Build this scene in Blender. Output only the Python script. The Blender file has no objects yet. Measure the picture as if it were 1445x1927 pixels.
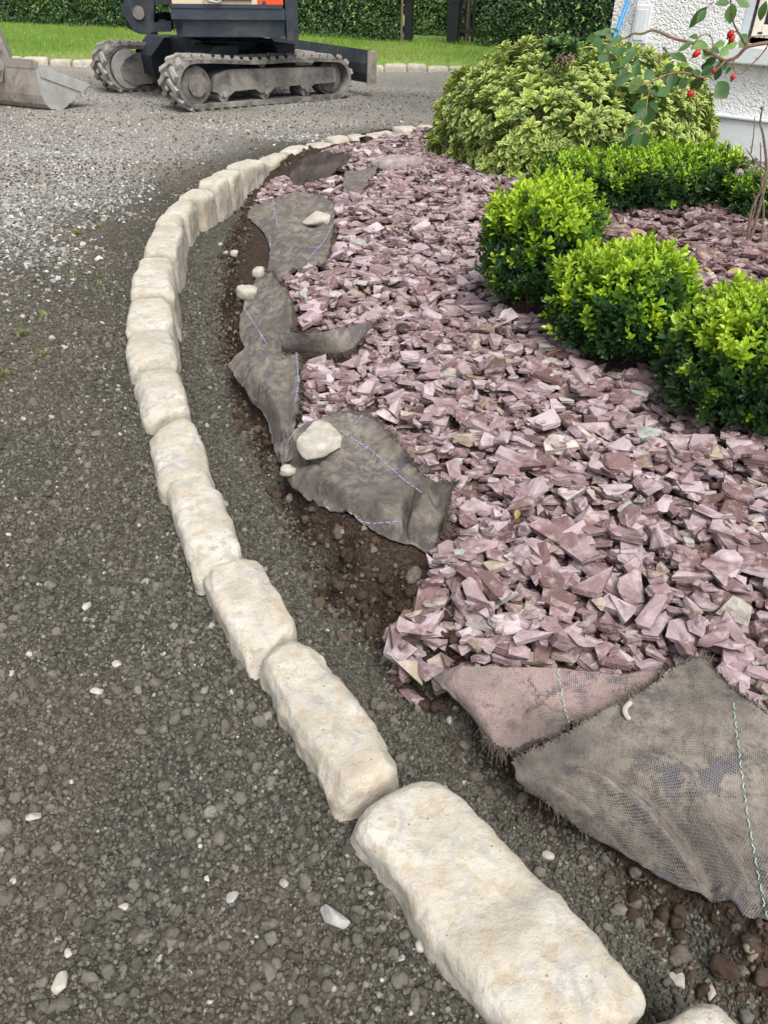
import bpy, bmesh, math
import numpy as np
from mathutils import Vector, Matrix
rng = np.random.default_rng(11)
SC = bpy.context.scene
COL = SC.collection

# ------------------------------------------------------------------ camera, world, sun, exposure
H = 1.2
FPX = 1445.0
TH = math.radians(36.5)
RO = math.radians(1.2)
CAM = np.array([0.0, 0.0, H])
_r0 = np.array([1.0, 0, 0]); _u0 = np.array([0, math.sin(TH), math.cos(TH)]); _f0 = np.array([0, math.cos(TH), -math.sin(TH)])
_R = math.cos(RO) * _r0 + math.sin(RO) * _u0
_U = -math.sin(RO) * _r0 + math.cos(RO) * _u0
cam_d = bpy.data.cameras.new('camera'); cam = bpy.data.objects.new('camera', cam_d); COL.objects.link(cam)
cam_d.sensor_fit = 'VERTICAL'; cam_d.sensor_height = 24; cam_d.sensor_width = 18; cam_d.lens = 24 * FPX / 1927
cam_d.clip_start = 0.02; cam_d.clip_end = 500
M = Matrix(((_R[0], _U[0], -_f0[0], 0), (_R[1], _U[1], -_f0[1], 0), (_R[2], _U[2], -_f0[2], H), (0, 0, 0, 1)))
cam.matrix_world = M
SC.camera = cam

SUN_EL, SUN_AZ = 58.0, 158.0      # azimuth measured from +Y towards +X: veiled sun high behind the camera's right shoulder
w = bpy.data.worlds.new('World'); SC.world = w; w.use_nodes = True
wn = w.node_tree.nodes; wl = w.node_tree.links
wn.clear()
sky = wn.new('ShaderNodeTexSky'); sky.sky_type = 'NISHITA'; sky.sun_disc = False
sky.sun_elevation = math.radians(SUN_EL); sky.sun_rotation = math.radians(SUN_AZ)
sky.dust_density = 4.0; sky.air_density = 1.0
hs = wn.new('ShaderNodeHueSaturation'); hs.inputs['Saturation'].default_value = 0.28
bg = wn.new('ShaderNodeBackground'); bg.inputs['Strength'].default_value = 0.15
wo = wn.new('ShaderNodeOutputWorld')
wl.new(sky.outputs[0], hs.inputs['Color']); wl.new(hs.outputs[0], bg.inputs['Color']); wl.new(bg.outputs[0], wo.inputs[0])
sun_d = bpy.data.lights.new('sun', 'SUN'); sun_d.energy = 1.5; sun_d.angle = math.radians(24); sun_d.color = (1, .95, .87)
sun = bpy.data.objects.new('sun', sun_d); COL.objects.link(sun)
_e, _a = math.radians(SUN_EL), math.radians(SUN_AZ)
sd_ = Vector((math.sin(_a) * math.cos(_e), math.cos(_a) * math.cos(_e), math.sin(_e)))
sun.rotation_euler = sd_.to_track_quat('Z', 'Y').to_euler()
vs = SC.view_settings
vs.view_transform = 'Standard'; vs.look = 'None'; vs.gamma = 1; vs.use_curve_mapping = False
vs.exposure = 0.68
SC.render.engine = 'CYCLES'

# ------------------------------------------------------------------ pixel <-> place (photo pixels, 1445 x 1927)
def ray(px, py):
    d = _f0 + (px - 722.5) / FPX * _R - (py - 963.5) / FPX * _U
    return d
def P(px, py, z=0.0):
    d = ray(px, py); t = (z - H) / d[2]
    return CAM + t * d
def PD(px, py, y):
    d = ray(px, py)
    return CAM + d * (y / d[1])
def proj(p):
    q = np.asarray(p, float) - CAM
    dep = q @ _f0
    return np.stack([722.5 + FPX * (q @ _R) / dep, 963.5 - FPX * (q @ _U) / dep], -1), dep

# ------------------------------------------------------------------ noise
def _hash(ix, iy, iz, seed):
    h = (ix.astype(np.int64) * 73856093) ^ (iy.astype(np.int64) * 19349663) ^ (iz.astype(np.int64) * 83492791) ^ (seed * 2654435761)
    h &= 0xffffffff
    h = ((h ^ (h >> 16)) * 0x45d9f3b) & 0xffffffff
    h = ((h ^ (h >> 16)) * 0x45d9f3b) & 0xffffffff
    return ((h ^ (h >> 16)) & 0xffffff) / float(0xffffff)
def vnoise(p, seed=0):
    p = np.asarray(p, float)
    i = np.floor(p).astype(np.int64); f = p - i; u = f * f * (3 - 2 * f)
    r = 0
    for dx in (0, 1):
        for dy in (0, 1):
            for dz in (0, 1):
                wgt = (u[:, 0] if dx else 1 - u[:, 0]) * (u[:, 1] if dy else 1 - u[:, 1]) * (u[:, 2] if dz else 1 - u[:, 2])
                r = r + wgt * _hash(i[:, 0] + dx, i[:, 1] + dy, i[:, 2] + dz, seed)
    return r * 2 - 1
def fbm(p, octs=3, seed=0, gain=.5):
    a, s, r = 1.0, 1.0, 0
    for k in range(octs):
        r = r + a * vnoise(np.asarray(p) * s, seed + k); a *= gain; s *= 2.03
    return r
def n2(x, y, f, seed=0, octs=1):
    return fbm(np.stack([x * f, y * f, np.zeros_like(x) + .37], -1), octs, seed)
def sstep(a, b, x):
    t = np.clip((x - a) / (b - a), 0, 1); return t * t * (3 - 2 * t)

# ------------------------------------------------------------------ kerb line, trench, bed: the terrain
KT = 0.085
joints = [(1290, 2060), (1125, 1945), (715, 1475), (522, 1208), (425, 1050), (345, 880), (315, 778), (290, 680), (281, 615), (283, 550), (290, 505),
          (293, 477), (316, 419), (330, 396), (352, 367), (382, 349), (412, 334), (437, 316), (490, 298), (530, 279), (577, 267),
          (620, 260), (655, 254), (690, 250), (743, 243), (783, 240), (820, 238), (870, 236), (925, 235)]
KW = np.array([P(x, y, KT)[:2] for x, y in joints])
kerb_line = np.vstack([KW[0] + (KW[0] - KW[1]) * 4, KW, KW[-1] + (KW[-1] - KW[-2]) * 12])
foot_px = [(1750, 2300), (1500, 1960), (1310, 1760), (1100, 1590), (930, 1450), (830, 1330), (740, 1225), (640, 1150), (570, 1030), (520, 910), (480, 830),
           (445, 730), (418, 640), (410, 570), (420, 510), (428, 440), (452, 388), (485, 353), (520, 326), (552, 310), (600, 288), (650, 272), (720, 258), (800, 250), (900, 245)]
FW = np.array([P(x, y, -.05)[:2] for x, y in foot_px])
foot_line = np.vstack([FW[0] + (FW[0] - FW[1]) * 3, FW, FW[-1] + np.array([6.0, .3])])
def sdist(x, y, L):
    x = np.asarray(x, float); y = np.asarray(y, float)
    best = np.full(x.shape, 1e9); sg = np.ones(x.shape)
    for a, b in zip(L[:-1], L[1:]):
        d = b - a; ll = d @ d
        t = np.clip(((x - a[0]) * d[0] + (y - a[1]) * d[1]) / ll, 0, 1)
        ex = x - a[0] - t * d[0]; ey = y - a[1] - t * d[1]
        q = ex * ex + ey * ey
        m = q < best
        best = np.where(m, q, best)
        sg = np.where(m, np.where(d[0] * ey - d[1] * ex <= 0, 1, -1), sg)
    return np.sqrt(best) * sg          # positive on the bed side (right of the line, seen walking away)
EXO = np.array([-1.68, 7.44]); EXY = math.radians(43)
EXU = np.array([math.cos(EXY), math.sin(EXY)])
def gz(x, y, micro=False):
    x = np.asarray(x, float); y = np.asarray(y, float)
    dk = sdist(x, y, kerb_line); t = sdist(x, y, foot_line)
    trench = -.075 - .035 * sstep(1.2, 3.0, y)
    s = (x - EXO[0]) * EXU[0] + (y - EXO[1]) * EXU[1]
    berm = .016 * sstep(-.30, -.10, dk) * sstep(.06, -.02, dk)
    drive = berm - .038 * 1.4 * sstep(-.4, 2.4, s) * sstep(5.5, 7.2, y) * sstep(.3, 1.2, -dk) + .012 * n2(x, y, .9, 3, 2) * sstep(.1, 1, -dk)
    bank = sstep(-.01, .105, t + .03 * n2(x, y, 9, 8, 2))
    bed = .045 + .03 * sstep(.1, 1.2, t) + .012 * n2(x, y, 2.2, 5, 2)
    tr = trench + .008 * n2(x, y, 6, 4, 2)
    inside = tr + (bed - tr) * bank
    k = sstep(-.05, .05, dk)
    z = drive * (1 - k) + inside * k
    if micro:
        nearer = 1.0 / (1 + .25 * np.maximum(y - 1, 0))
        z = z + .0035 * n2(x, y, 40, 11, 2) + .004 * n2(x, y, 14, 15, 2)
        cl = sstep(-.02, .03, t) * (1 - sstep(.1, .16, t))
        z = z + cl * (.024 * n2(x, y, 20, 21, 3) + .010 * n2(x, y, 55, 25, 2))
    return z
def gz1(x, y): return float(gz(np.array([x]), np.array([y]))[0])
def G(px, py, dz=0.0):
    z = 0.0
    for _ in range(10):
        p = P(px, py, z + dz); z = .5 * z + .5 * gz1(p[0], p[1])
    p = P(px, py, z + dz); return p
def in_poly(x, y, poly):
    ins = np.zeros(x.shape, bool); n = len(poly); j = n - 1
    for i in range(n):
        xi, yi = poly[i]; xj, yj = poly[j]
        c = ((yi > y) != (yj > y)) & (x < (xj - xi) * (y - yi) / ((yj - yi) or 1e-12) + xi)
        ins ^= c; j = i
    return ins

# ------------------------------------------------------------------ object helpers
def tag(o, label=None, cat=None, group=None, kind=None):
    if label: o['label'] = label
    if cat: o['category'] = cat
    if group: o['group'] = group
    if kind: o['kind'] = kind
    return o
def empty(name, loc, label=None, cat=None, group=None, rz=0):
    o = bpy.data.objects.new(name, None); COL.objects.link(o); o.location = loc; o.rotation_euler = (0, 0, rz)
    o.empty_display_size = .05
    return tag(o, label, cat, group)
def mesh(name, V, F, mat=None, attrs=None, smooth=False):
    V = np.asarray(V, np.float32)
    if isinstance(F, np.ndarray): F = [F]
    F = [np.asarray(f, np.int32) for f in F if len(f)]
    me = bpy.data.meshes.new(name)
    nl = sum(f.size for f in F); npoly = sum(len(f) for f in F)
    me.vertices.add(len(V)); me.vertices.foreach_set('co', V.ravel())
    me.loops.add(nl); me.loops.foreach_set('vertex_index', np.concatenate([f.ravel() for f in F]))
    tot = np.concatenate([np.full(len(f), f.shape[1], np.int32) for f in F])
    me.polygons.add(npoly); st = np.zeros(npoly, np.int32); st[1:] = np.cumsum(tot)[:-1]
    me.polygons.foreach_set('loop_start', st); me.polygons.foreach_set('loop_total', tot)
    me.polygons.foreach_set('use_smooth', np.full(npoly, smooth, bool))
    if attrs:
        for k, a in attrs.items():
            a = np.asarray(a, np.float32)
            if a.ndim == 1:
                me.attributes.new(k, 'FLOAT', 'POINT').data.foreach_set('value', a)
            elif a.shape[1] == 3:
                me.attributes.new(k, 'FLOAT_VECTOR', 'POINT').data.foreach_set('vector', a.ravel())
            else:
                me.attributes.new(k, 'FLOAT_COLOR', 'POINT').data.foreach_set('color', a.ravel())
    if mat: me.materials.append(mat)
    me.update(); me.validate()
    return me
def link(name, me, parent=None, loc=None):
    o = bpy.data.objects.new(name, me); COL.objects.link(o)
    if parent: o.parent = parent
    if loc is not None: o.location = loc
    return o
def mk(name, V, F, mat=None, parent=None, loc=None, attrs=None, smooth=False):
    V = np.asarray(V, float)
    if loc is not None: V = V - np.asarray(loc, float)
    return link(name, mesh(name, V, F, mat, attrs, smooth), parent, loc)
class MB:
    """collects shapes into one mesh"""
    def __init__(s): s.V = []; s.F = []; s.n = 0
    def add(s, V, F):
        V = np.asarray(V, float)
        s.V.append(V)
        for f in (F if isinstance(F, list) else [F]):
            s.F.append(np.asarray(f) + s.n)
        s.n += len(V); return s
    def box(s, c, h, Rm=None, bevel=0.0):
        c = np.asarray(c, float); h = np.asarray(h, float)
        V, F = rbox(h, min(bevel, min(h) * .9), 2) if bevel > 0 else (np.array([[x, y, z] for x in (-1, 1) for y in (-1, 1) for z in (-1, 1)]) * h,
            np.array([[0, 1, 3, 2], [4, 6, 7, 5], [0, 4, 5, 1], [2, 3, 7, 6], [0, 2, 6, 4], [1, 5, 7, 3]]))
        if Rm is not None: V = V @ np.asarray(Rm).T
        return s.add(V + c, F)
    def tube(s, pts, rad, n=8, cap=True):
        V, F = tube_np(pts, rad, n, cap); return s.add(V, F)
    def cyl(s, a, b, r, n=20, r2=None): return s.tube([a, b], [r, r if r2 is None else r2], n)
    def prism(s, poly, axis_o, ex, ey, ez, d0, d1):
        """polygon (2D in ex,ey) extruded along ez from d0 to d1"""
        poly = np.asarray(poly, float); n = len(poly)
        o = np.asarray(axis_o, float); ex, ey, ez = map(lambda q: np.asarray(q, float), (ex, ey, ez))
        A = o + poly[:, :1] * ex + poly[:, 1:] * ey
        V = np.vstack([A + d0 * ez, A + d1 * ez])
        i = np.arange(n); j = (i + 1) % n
        s.add(V, [np.stack([i, j, j + n, i + n], 1), np.arange(n)[::-1][None], (np.arange(n) + n)[None]])
        return s
    def build(s, name, mat, parent=None, loc=None, smooth=False, kind=None):
        o = mk(name, np.vstack(s.V), s.F, mat, parent, loc, None, smooth)
        bm = bmesh.new(); bm.from_mesh(o.data); bmesh.ops.recalc_face_normals(bm, faces=bm.faces); bm.to_mesh(o.data); bm.free()
        if smooth:
            try: o.data.set_sharp_from_angle(angle=math.radians(38))
            except Exception: pass
        if kind: o['kind'] = kind
        return o
def tube_np(pts, rad, n=8, cap=True):
    pts = np.asarray(pts, float); m = len(pts); rad = np.broadcast_to(np.asarray(rad, float), (m,))
    T = np.gradient(pts, axis=0) if m > 2 else np.repeat((pts[1] - pts[0])[None], m, 0)
    T /= np.linalg.norm(T, axis=1)[:, None] + 1e-12
    a = np.array([0, 0, 1.0]) if abs(T[0][2]) < .9 else np.array([1.0, 0, 0])
    N = np.cross(T[0], a); N /= np.linalg.norm(N)
    rings = []
    ang = np.linspace(0, 2 * np.pi, n, endpoint=False)
    for k in range(m):
        N = N - T[k] * (N @ T[k]); N /= np.linalg.norm(N) + 1e-12; B = np.cross(T[k], N)
        rings.append(pts[k] + rad[k] * (np.cos(ang)[:, None] * N + np.sin(ang)[:, None] * B))
    V = np.vstack(rings)
    i = np.arange(n); j = (i + 1) % n
    F = [np.vstack([np.stack([i + k * n, j + k * n, j + (k + 1) * n, i + (k + 1) * n], 1) for k in range(m - 1)])]
    if cap: F += [np.arange(n)[::-1][None], (np.arange(n) + (m - 1) * n)[None]]
    return V, F
_cube_cache = {}
def cubegrid(nx, ny, nz):
    key = (nx, ny, nz)
    if key in _cube_cache: return _cube_cache[key]
    idx = {}; V = []; F = []
    def vid(i, j, k):
        t = (i, j, k)
        if t not in idx:
            idx[t] = len(V); V.append((2 * i / nx - 1, 2 * j / ny - 1, 2 * k / nz - 1))
        return idx[t]
    for i in range(nx):
        for j in range(ny):
            F.append((vid(i, j, 0), vid(i, j + 1, 0), vid(i + 1, j + 1, 0), vid(i + 1, j, 0)))
            F.append((vid(i, j, nz), vid(i + 1, j, nz), vid(i + 1, j + 1, nz), vid(i, j + 1, nz)))
    for i in range(nx):
        for k in range(nz):
            F.append((vid(i, 0, k), vid(i + 1, 0, k), vid(i + 1, 0, k + 1), vid(i, 0, k + 1)))
            F.append((vid(i, ny, k), vid(i, ny, k + 1), vid(i + 1, ny, k + 1), vid(i + 1, ny, k)))
    for j in range(ny):
        for k in range(nz):
            F.append((vid(0, j, k), vid(0, j, k + 1), vid(0, j + 1, k + 1), vid(0, j + 1, k)))
            F.append((vid(nx, j, k), vid(nx, j + 1, k), vid(nx, j + 1, k + 1), vid(nx, j, k + 1)))
    _cube_cache[key] = (np.array(V), np.array(F)); return _cube_cache[key]
def rbox(h, r, seg=2):
    """box with rounded edges, half sizes h"""
    n = 2 * seg + 1
    V, F = cubegrid(n, n, n)
    h = np.asarray(h, float); core = h - r
    lv = np.array([-1 - .0 * k for k in range(1)])
    steps = np.concatenate([np.linspace(0, 1, seg + 1)])          # remap so that the extra rows sit in the bevel
    idx = np.round((V + 1) / 2 * n).astype(int)
    out = np.zeros_like(V)
    for a in range(3):
        tab = np.concatenate([-core[a] - r * np.cos(np.linspace(0, np.pi / 2, seg + 1)), core[a] + r * np.sin(np.linspace(0, np.pi / 2, seg + 1))])
        out[:, a] = tab[idx[:, a]]
    q = np.clip(out, -core, core); d = out - q
    L = np.linalg.norm(d, axis=1)[:, None]
    return q + d / np.maximum(L, 1e-9) * r, F
def ico(sub=1):
    bm = bmesh.new(); bmesh.ops.create_icosphere(bm, subdivisions=sub, radius=1)
    V = np.array([v.co[:] for v in bm.verts]); F = np.array([[v.index for v in f.verts] for f in bm.faces]); bm.free()
    return V, F
def hull(pts):
    bm = bmesh.new()
    for p in pts: bm.verts.new(p)
    r = bmesh.ops.convex_hull(bm, input=bm.verts)
    bmesh.ops.delete(bm, geom=[v for v in bm.verts if not v.link_faces], context='VERTS')
    bm.verts.index_update()
    bmesh.ops.recalc_face_normals(bm, faces=bm.faces)
    V = np.array([v.co[:] for v in bm.verts]); F = np.array([[v.index for v in f.verts] for f in bm.faces]); bm.free()
    return V, F
def frames(Z, spin):
    """rotation matrices whose third column is Z, spun about it"""
    Z = np.asarray(Z, float); Z = Z / (np.linalg.norm(Z, axis=1)[:, None] + 1e-12)
    a = np.where(np.abs(Z[:, 2:3]) < .95, np.array([[0, 0, 1.0]]), np.array([[1.0, 0, 0]]))
    X = np.cross(a, Z); X /= np.linalg.norm(X, axis=1)[:, None] + 1e-12; Y = np.cross(Z, X)
    c, s = np.cos(spin)[:, None], np.sin(spin)[:, None]
    X2 = c * X + s * Y; Y2 = -s * X + c * Y
    return np.stack([X2, Y2, Z], 2)
def scatter(templates, idx, T, Rm, S, extra=None):
    """join transformed copies; templates: (V, F list, attrs); returns V, F, attrs (extra: per-copy floats)"""
    Vs, Fs, At, n = [], [], {}, 0
    for k, (V, F, A) in enumerate(templates):
        sel = np.nonzero(idx == k)[0]
        if not len(sel): continue
        s = S[sel]; s = s[:, None] if s.ndim == 1 else s
        W = np.einsum('nij,nvj->nvi', Rm[sel], V[None] * s[:, None, :]) + T[sel][:, None, :]
        Vs.append(W.reshape(-1, 3)); m = len(V)
        for f in (F if isinstance(F, list) else [F]):
            Fs.append((np.asarray(f)[None] + (n + np.arange(len(sel)) * m)[:, None, None]).reshape(-1, np.asarray(f).shape[1]))
        for a, arr in A.items():
            At.setdefault(a, []).append(np.tile(arr, (len(sel),) + (1,) * (arr.ndim - 1)))
        if extra:
            for a, arr in extra.items(): At.setdefault(a, []).append(np.repeat(arr[sel], m, axis=0))
        n += m * len(sel)
    g = {}
    for f in Fs: g.setdefault(f.shape[1], []).append(f)
    return np.vstack(Vs), [np.vstack(v) for v in g.values()], {a: np.concatenate(v) for a, v in At.items()}

# ------------------------------------------------------------------ materials
class NT:
    def __init__(s, name):
        s.m = bpy.data.materials.new(name); s.m.use_nodes = True; s.t = s.m.node_tree; s.t.nodes.clear()
        s.out = s.t.nodes.new('ShaderNodeOutputMaterial')
    def n(s, typ, ins=None, **props):
        nd = s.t.nodes.new(typ)
        for k, v in props.items(): setattr(nd, k, v)
        for k, v in (ins or {}).items():
            if isinstance(v, bpy.types.NodeSocket): s.t.links.new(v, nd.inputs[k])
            else: nd.inputs[k].default_value = v
        return nd
    def coord(s, kind='Object', rnd=False, scale=None):
        c = s.n('ShaderNodeTexCoord').outputs[kind]
        if rnd:
            oi = s.n('ShaderNodeObjectInfo').outputs['Random']
            sc = s.n('ShaderNodeMath', {0: oi, 1: 137.0}, operation='MULTIPLY').outputs[0]
            c = s.n('ShaderNodeVectorMath', {0: c, 1: sc}, operation='ADD').outputs[0]
        if scale: c = s.n('ShaderNodeVectorMath', {0: c, 1: scale}, operation='MULTIPLY').outputs[0]
        return c
    def noise(s, co, scale, detail=4, rough=.55, dist=0):
        return s.n('ShaderNodeTexNoise', {'Vector': co, 'Scale': scale, 'Detail': detail, 'Roughness': rough, 'Distortion': dist}).outputs['Fac']
    def vor(s, co, scale, feature='F1', out='Distance'):
        return s.n('ShaderNodeTexVoronoi', {'Vector': co, 'Scale': scale}, feature=feature).outputs[out]
    def ramp(s, fac, stops, interp='LINEAR'):
        nd = s.n('ShaderNodeValToRGB', {'Fac': fac}); cr = nd.color_ramp; cr.interpolation = interp
        while len(cr.elements) < len(stops): cr.elements.new(.5)
        for e, (p, c) in zip(cr.elements, stops):
            e.position = p; e.color = tuple(c) + (1,) if hasattr(c, '__len__') else (c, c, c, 1)
        return nd.outputs['Color']
    def mix(s, fac, a, b, mode='MIX'):
        nd = s.n('ShaderNodeMix', data_type='RGBA', blend_type=mode)
        for i, v in ((0, fac), (6, a), (7, b)):
            if isinstance(v, bpy.types.NodeSocket): s.t.links.new(v, nd.inputs[i])
            elif i == 0: nd.inputs[0].default_value = v
            else: nd.inputs[i].default_value = tuple(v) + (1,)
        return nd.outputs[2]
    def math(s, op, a, b=0.0, c=None, clamp=False):
        ins = {0: a, 1: b}
        if c is not None: ins[2] = c
        return s.n('ShaderNodeMath', ins, operation=op, use_clamp=clamp).outputs[0]
    def attr(s, name, out='Fac'): return s.n('ShaderNodeAttribute', attribute_name=name).outputs[out]
    def bump(s, h, strength=.5, dist=.01, prev=None):
        ins = {'Height': h, 'Strength': strength, 'Distance': dist}
        if prev is not None: ins['Normal'] = prev
        return s.n('ShaderNodeBump', ins).outputs[0]
    def pbr(s, col, rough=.8, nrm=None, metal=0.0, spec=.4, transl=0.0, tcol=None):
        ins = {'Base Color': col if isinstance(col, bpy.types.NodeSocket) else tuple(col) + (1,), 'Roughness': rough, 'Metallic': metal, 'Specular IOR Level': spec}
        if nrm is not None: ins['Normal'] = nrm
        b = s.n('ShaderNodeBsdfPrincipled', ins).outputs[0]
        if transl:
            tr = s.n('ShaderNodeBsdfTranslucent', {'Color': tcol if tcol is not None else (col if isinstance(col, bpy.types.NodeSocket) else tuple(col) + (1,))}).outputs[0]
            mx = s.n('ShaderNodeMixShader', {0: transl, 1: b, 2: tr}); b = mx.outputs[0]
        s.t.links.new(b, s.out.inputs['Surface']); return s.m

def m_kerb():
    s = NT('cream_limestone'); c = s.coord(rnd=True)
    a = s.noise(c, 9, 6, .6); b = s.noise(c, 38, 5, .65); g = s.noise(c, 16, 4, .6, 1.2)
    col = s.ramp(a, [(.32, (.375, .343, .283)), (.5, (.468, .437, .373)), (.68, (.545, .522, .47))])
    col = s.mix(s.ramp(b, [(.38, 0.8), (.52, 0)]), col, (.40, .335, .245))
    col = s.mix(s.ramp(g, [(.53, 0), (.64, .7)]), col, (.33, .325, .31))          # grey lichen-like blooms
    col = s.mix(s.ramp(s.noise(c, 6, 3, .5, .5), [(.56, 0), (.70, .38)]), col, (.46, .36, .24))     # ochre stain
    pit = s.vor(c, 34); col = s.mix(s.ramp(pit, [(.055, .8), (.085, 0)]), col, (.16, .13, .10)); vd = s.vor(c, 95); col = s.mix(s.ramp(vd, [(.05, .45), (.14, 0)]), col, (.33, .28, .2))      # pits
    n = s.bump(s.noise(c, 120, 5, .7), .7, .005); n = s.bump(b, .55, .008, n); n = s.bump(s.n('ShaderNodeTexVoronoi', {'Vector': s.n('ShaderNodeVectorMath', {0: c, 1: (1, 1, .6)}, operation='MULTIPLY').outputs[0], 'Scale': 26.0, 'Smoothness': .3}, feature='SMOOTH_F1').outputs['Distance'], .15, .010, n); n = s.bump(s.ramp(vd, [(.04, 0), (.16, 1)]), .35, .004, n)
    return s.pbr(col, .88, n, spec=.25)
def m_ground():
    s = NT('ground_soil_and_stone'); c = s.coord()
    base = s.attr('tone', 'Color')
    f = s.noise(c, 160, 4, .7); v = s.vor(c, 120, out='Color'); v2 = s.vor(c, 120)
    vb = s.n('ShaderNodeSeparateColor', {0: v}).outputs[0]
    col = s.mix(1.0, base, s.ramp(vb, [(0, .6), (.6, 1.0), (1, 1.5)]), 'MULTIPLY')
    col = s.mix(1.0, col, s.ramp(f, [(.3, .65), (.7, 1.3)]), 'MULTIPLY')
    pale = s.attr('pale')
    vp = s.n('ShaderNodeSeparateColor', {0: s.vor(c, 75, out='Color')}).outputs[1]
    thr = s.math('SUBTRACT', s.math('MULTIPLY', pale, .55), s.math('SUBTRACT', 1.0, vp))
    col = s.mix(s.math('MULTIPLY', thr, 6.0, clamp=True), col, (.36, .345, .32))
    n = s.bump(s.ramp(v2, [(0, 1), (.6, 0)]), .8, .006); n = s.bump(f, .6, .004, n)
    return s.pbr(col, .95, n, spec=.15)
def m_crumb(name, stops, rough=.95):
    s = NT(name); c = s.coord()
    r = s.n('ShaderNodeObjectInfo').outputs['Random']
    col = s.ramp(r, stops)
    f = s.noise(c, 3.5, 5, .7)
    col = s.mix(1.0, col, s.ramp(f, [(.3, .68), (.7, 1.25)]), 'MULTIPLY')
    n = s.bump(f, .35, .002)
    return s.pbr(col, rough, n, spec=.15)
def m_slate():
    s = NT('plum_slate'); c = s.attr('loc', 'Vector'); t = s.attr('tint')
    col = s.ramp(t, [(0, (.095, .055, .048)), (.2, (.195, .120, .120)), (.45, (.315, .230, .245)), (.66, (.415, .330, .352)), (.82, (.50, .43, .445)), (.88, (.24, .185, .135)), (.94, (.33, .28, .215)), (.97, (.44, .42, .37)), (1, (.34, .38, .345))])
    st = s.n('ShaderNodeVectorMath', {0: c, 1: (14, 14, 160)}, operation='MULTIPLY').outputs[0]
    lam = s.noise(st, 1.0, 5, .6)
    big = s.noise(c, 34, 4, .6)
    col = s.mix(s.ramp(lam, [(.36, .75), (.53, 0)]), col, (.12, .068, .058))
    col = s.mix(s.ramp(big, [(.50, 0), (.70, .6)]), col, (.52, .44, .435))                     # dusty bloom
    col = s.mix(s.ramp(s.noise(c, 60, 3, .6), [(.66, 0), (.76, .5)]), col, (.24, .115, .075))   # red earth
    n = s.bump(lam, .9, .010); n = s.bump(big, .5, .012, n); n = s.bump(s.noise(c, 90, 4, .65), .45, .004, n)
    return s.pbr(col, .8, n, spec=.3)
def m_fabric(name, pink=0.0):
    s = NT(name); uv = s.attr('cloth', 'Vector'); c = s.coord()
    wx = s.n('ShaderNodeTexWave', {'Vector': uv, 'Scale': 88, 'Distortion': 2.2, 'Detail': 2, 'Detail Scale': 2.0}, bands_direction='X').outputs['Fac']
    wy = s.n('ShaderNodeTexWave', {'Vector': uv, 'Scale': 88, 'Distortion': 2.2, 'Detail': 2, 'Detail Scale': 2.0}, bands_direction='Y').outputs['Fac']
    wv = s.math('MULTIPLY', s.math('ADD', wx, wy), .5)
    a = s.noise(c, 7, 5, .6); b = s.noise(c, 30, 5, .7); d = s.noise(c, 130, 4, .7)
    mud = s.mix(s.ramp(b, [(.35, 0), (.65, 1)]), (.140, .118, .096), (.275, .242, .205))
    if pink: mud = s.mix(s.ramp(a, [(.35, 1), (.65, .3)]), mud, (.36, .255, .24))
    cloth = s.mix(wv, (.050, .048, .056), (.20, .192, .205))
    fac = s.math('ADD', s.math('MULTIPLY', a, .9), s.math('MULTIPLY', b, .7))
    fac = s.math('ADD', fac, s.math('MULTIPLY', d, .35))
    fac = s.math('SUBTRACT', fac, s.math('MULTIPLY', wv, -.18))
    col = s.mix(s.ramp(fac, [(.98 - .08 * pink, 0), (1.22, .9)]), cloth, mud)
    col = s.mix(s.ramp(s.noise(c, 4.5, 3), [(.48, 0), (.64, .5)]), col, (.085, .076, .072))
    col = s.mix(s.ramp(d, [(.3, .35), (.5, 0)]), col, (.07, .055, .045))
    n = s.bump(wv, .55, .003); n = s.bump(b, .5, .01, n); n = s.bump(d, .4, .004, n)
    return s.pbr(col, .95, n, spec=.12)
def m_leaf_box():
    s = NT('box_leaf'); t = s.attr('tint'); c = s.coord()
    v = s.noise(c, 25, 2)
    tt = s.math('ADD', t, s.math('MULTIPLY', s.math('SUBTRACT', v, .5), .35))
    col = s.ramp(tt, [(0, (.010, .038, .014)), (.3, (.019, .066, .016)), (.5, (.065, .165, .016)), (.75, (.24, .41, .022)), (1, (.44, .59, .04))])
    tc = s.mix(.5, col, (.30, .5, .02))
    return s.pbr(col, .38, None, spec=.45, transl=.22, tcol=tc)
def m_leaf_var():
    s = NT('variegated_leaf'); e = s.attr('edge'); c = s.coord(); t = s.attr('tint')
    nz = s.math('ADD', e, s.math('MULTIPLY', s.math('SUBTRACT', s.noise(c, 60, 3), .5), .5))
    green = s.mix(t, (.075, .165, .045), (.24, .36, .08)); rim = s.mix(t, (.52, .55, .16), (.68, .70, .20))
    col = s.mix(s.ramp(nz, [(.64, 0), (.74, 1)]), green, rim)
    return s.pbr(col, .42, None, spec=.4, transl=.18)
def m_leaf_plain(name, stops, rough=.45, transl=.2, use='tint'):
    s = NT(name)
    t = s.attr('tint') if use == 'tint' else s.n('ShaderNodeObjectInfo').outputs['Random']
    col = s.ramp(t, stops)
    n = s.bump(s.noise(s.coord(), 90, 3), .3, .003)
    return s.pbr(col, rough, n, spec=.4, transl=transl)
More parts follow.
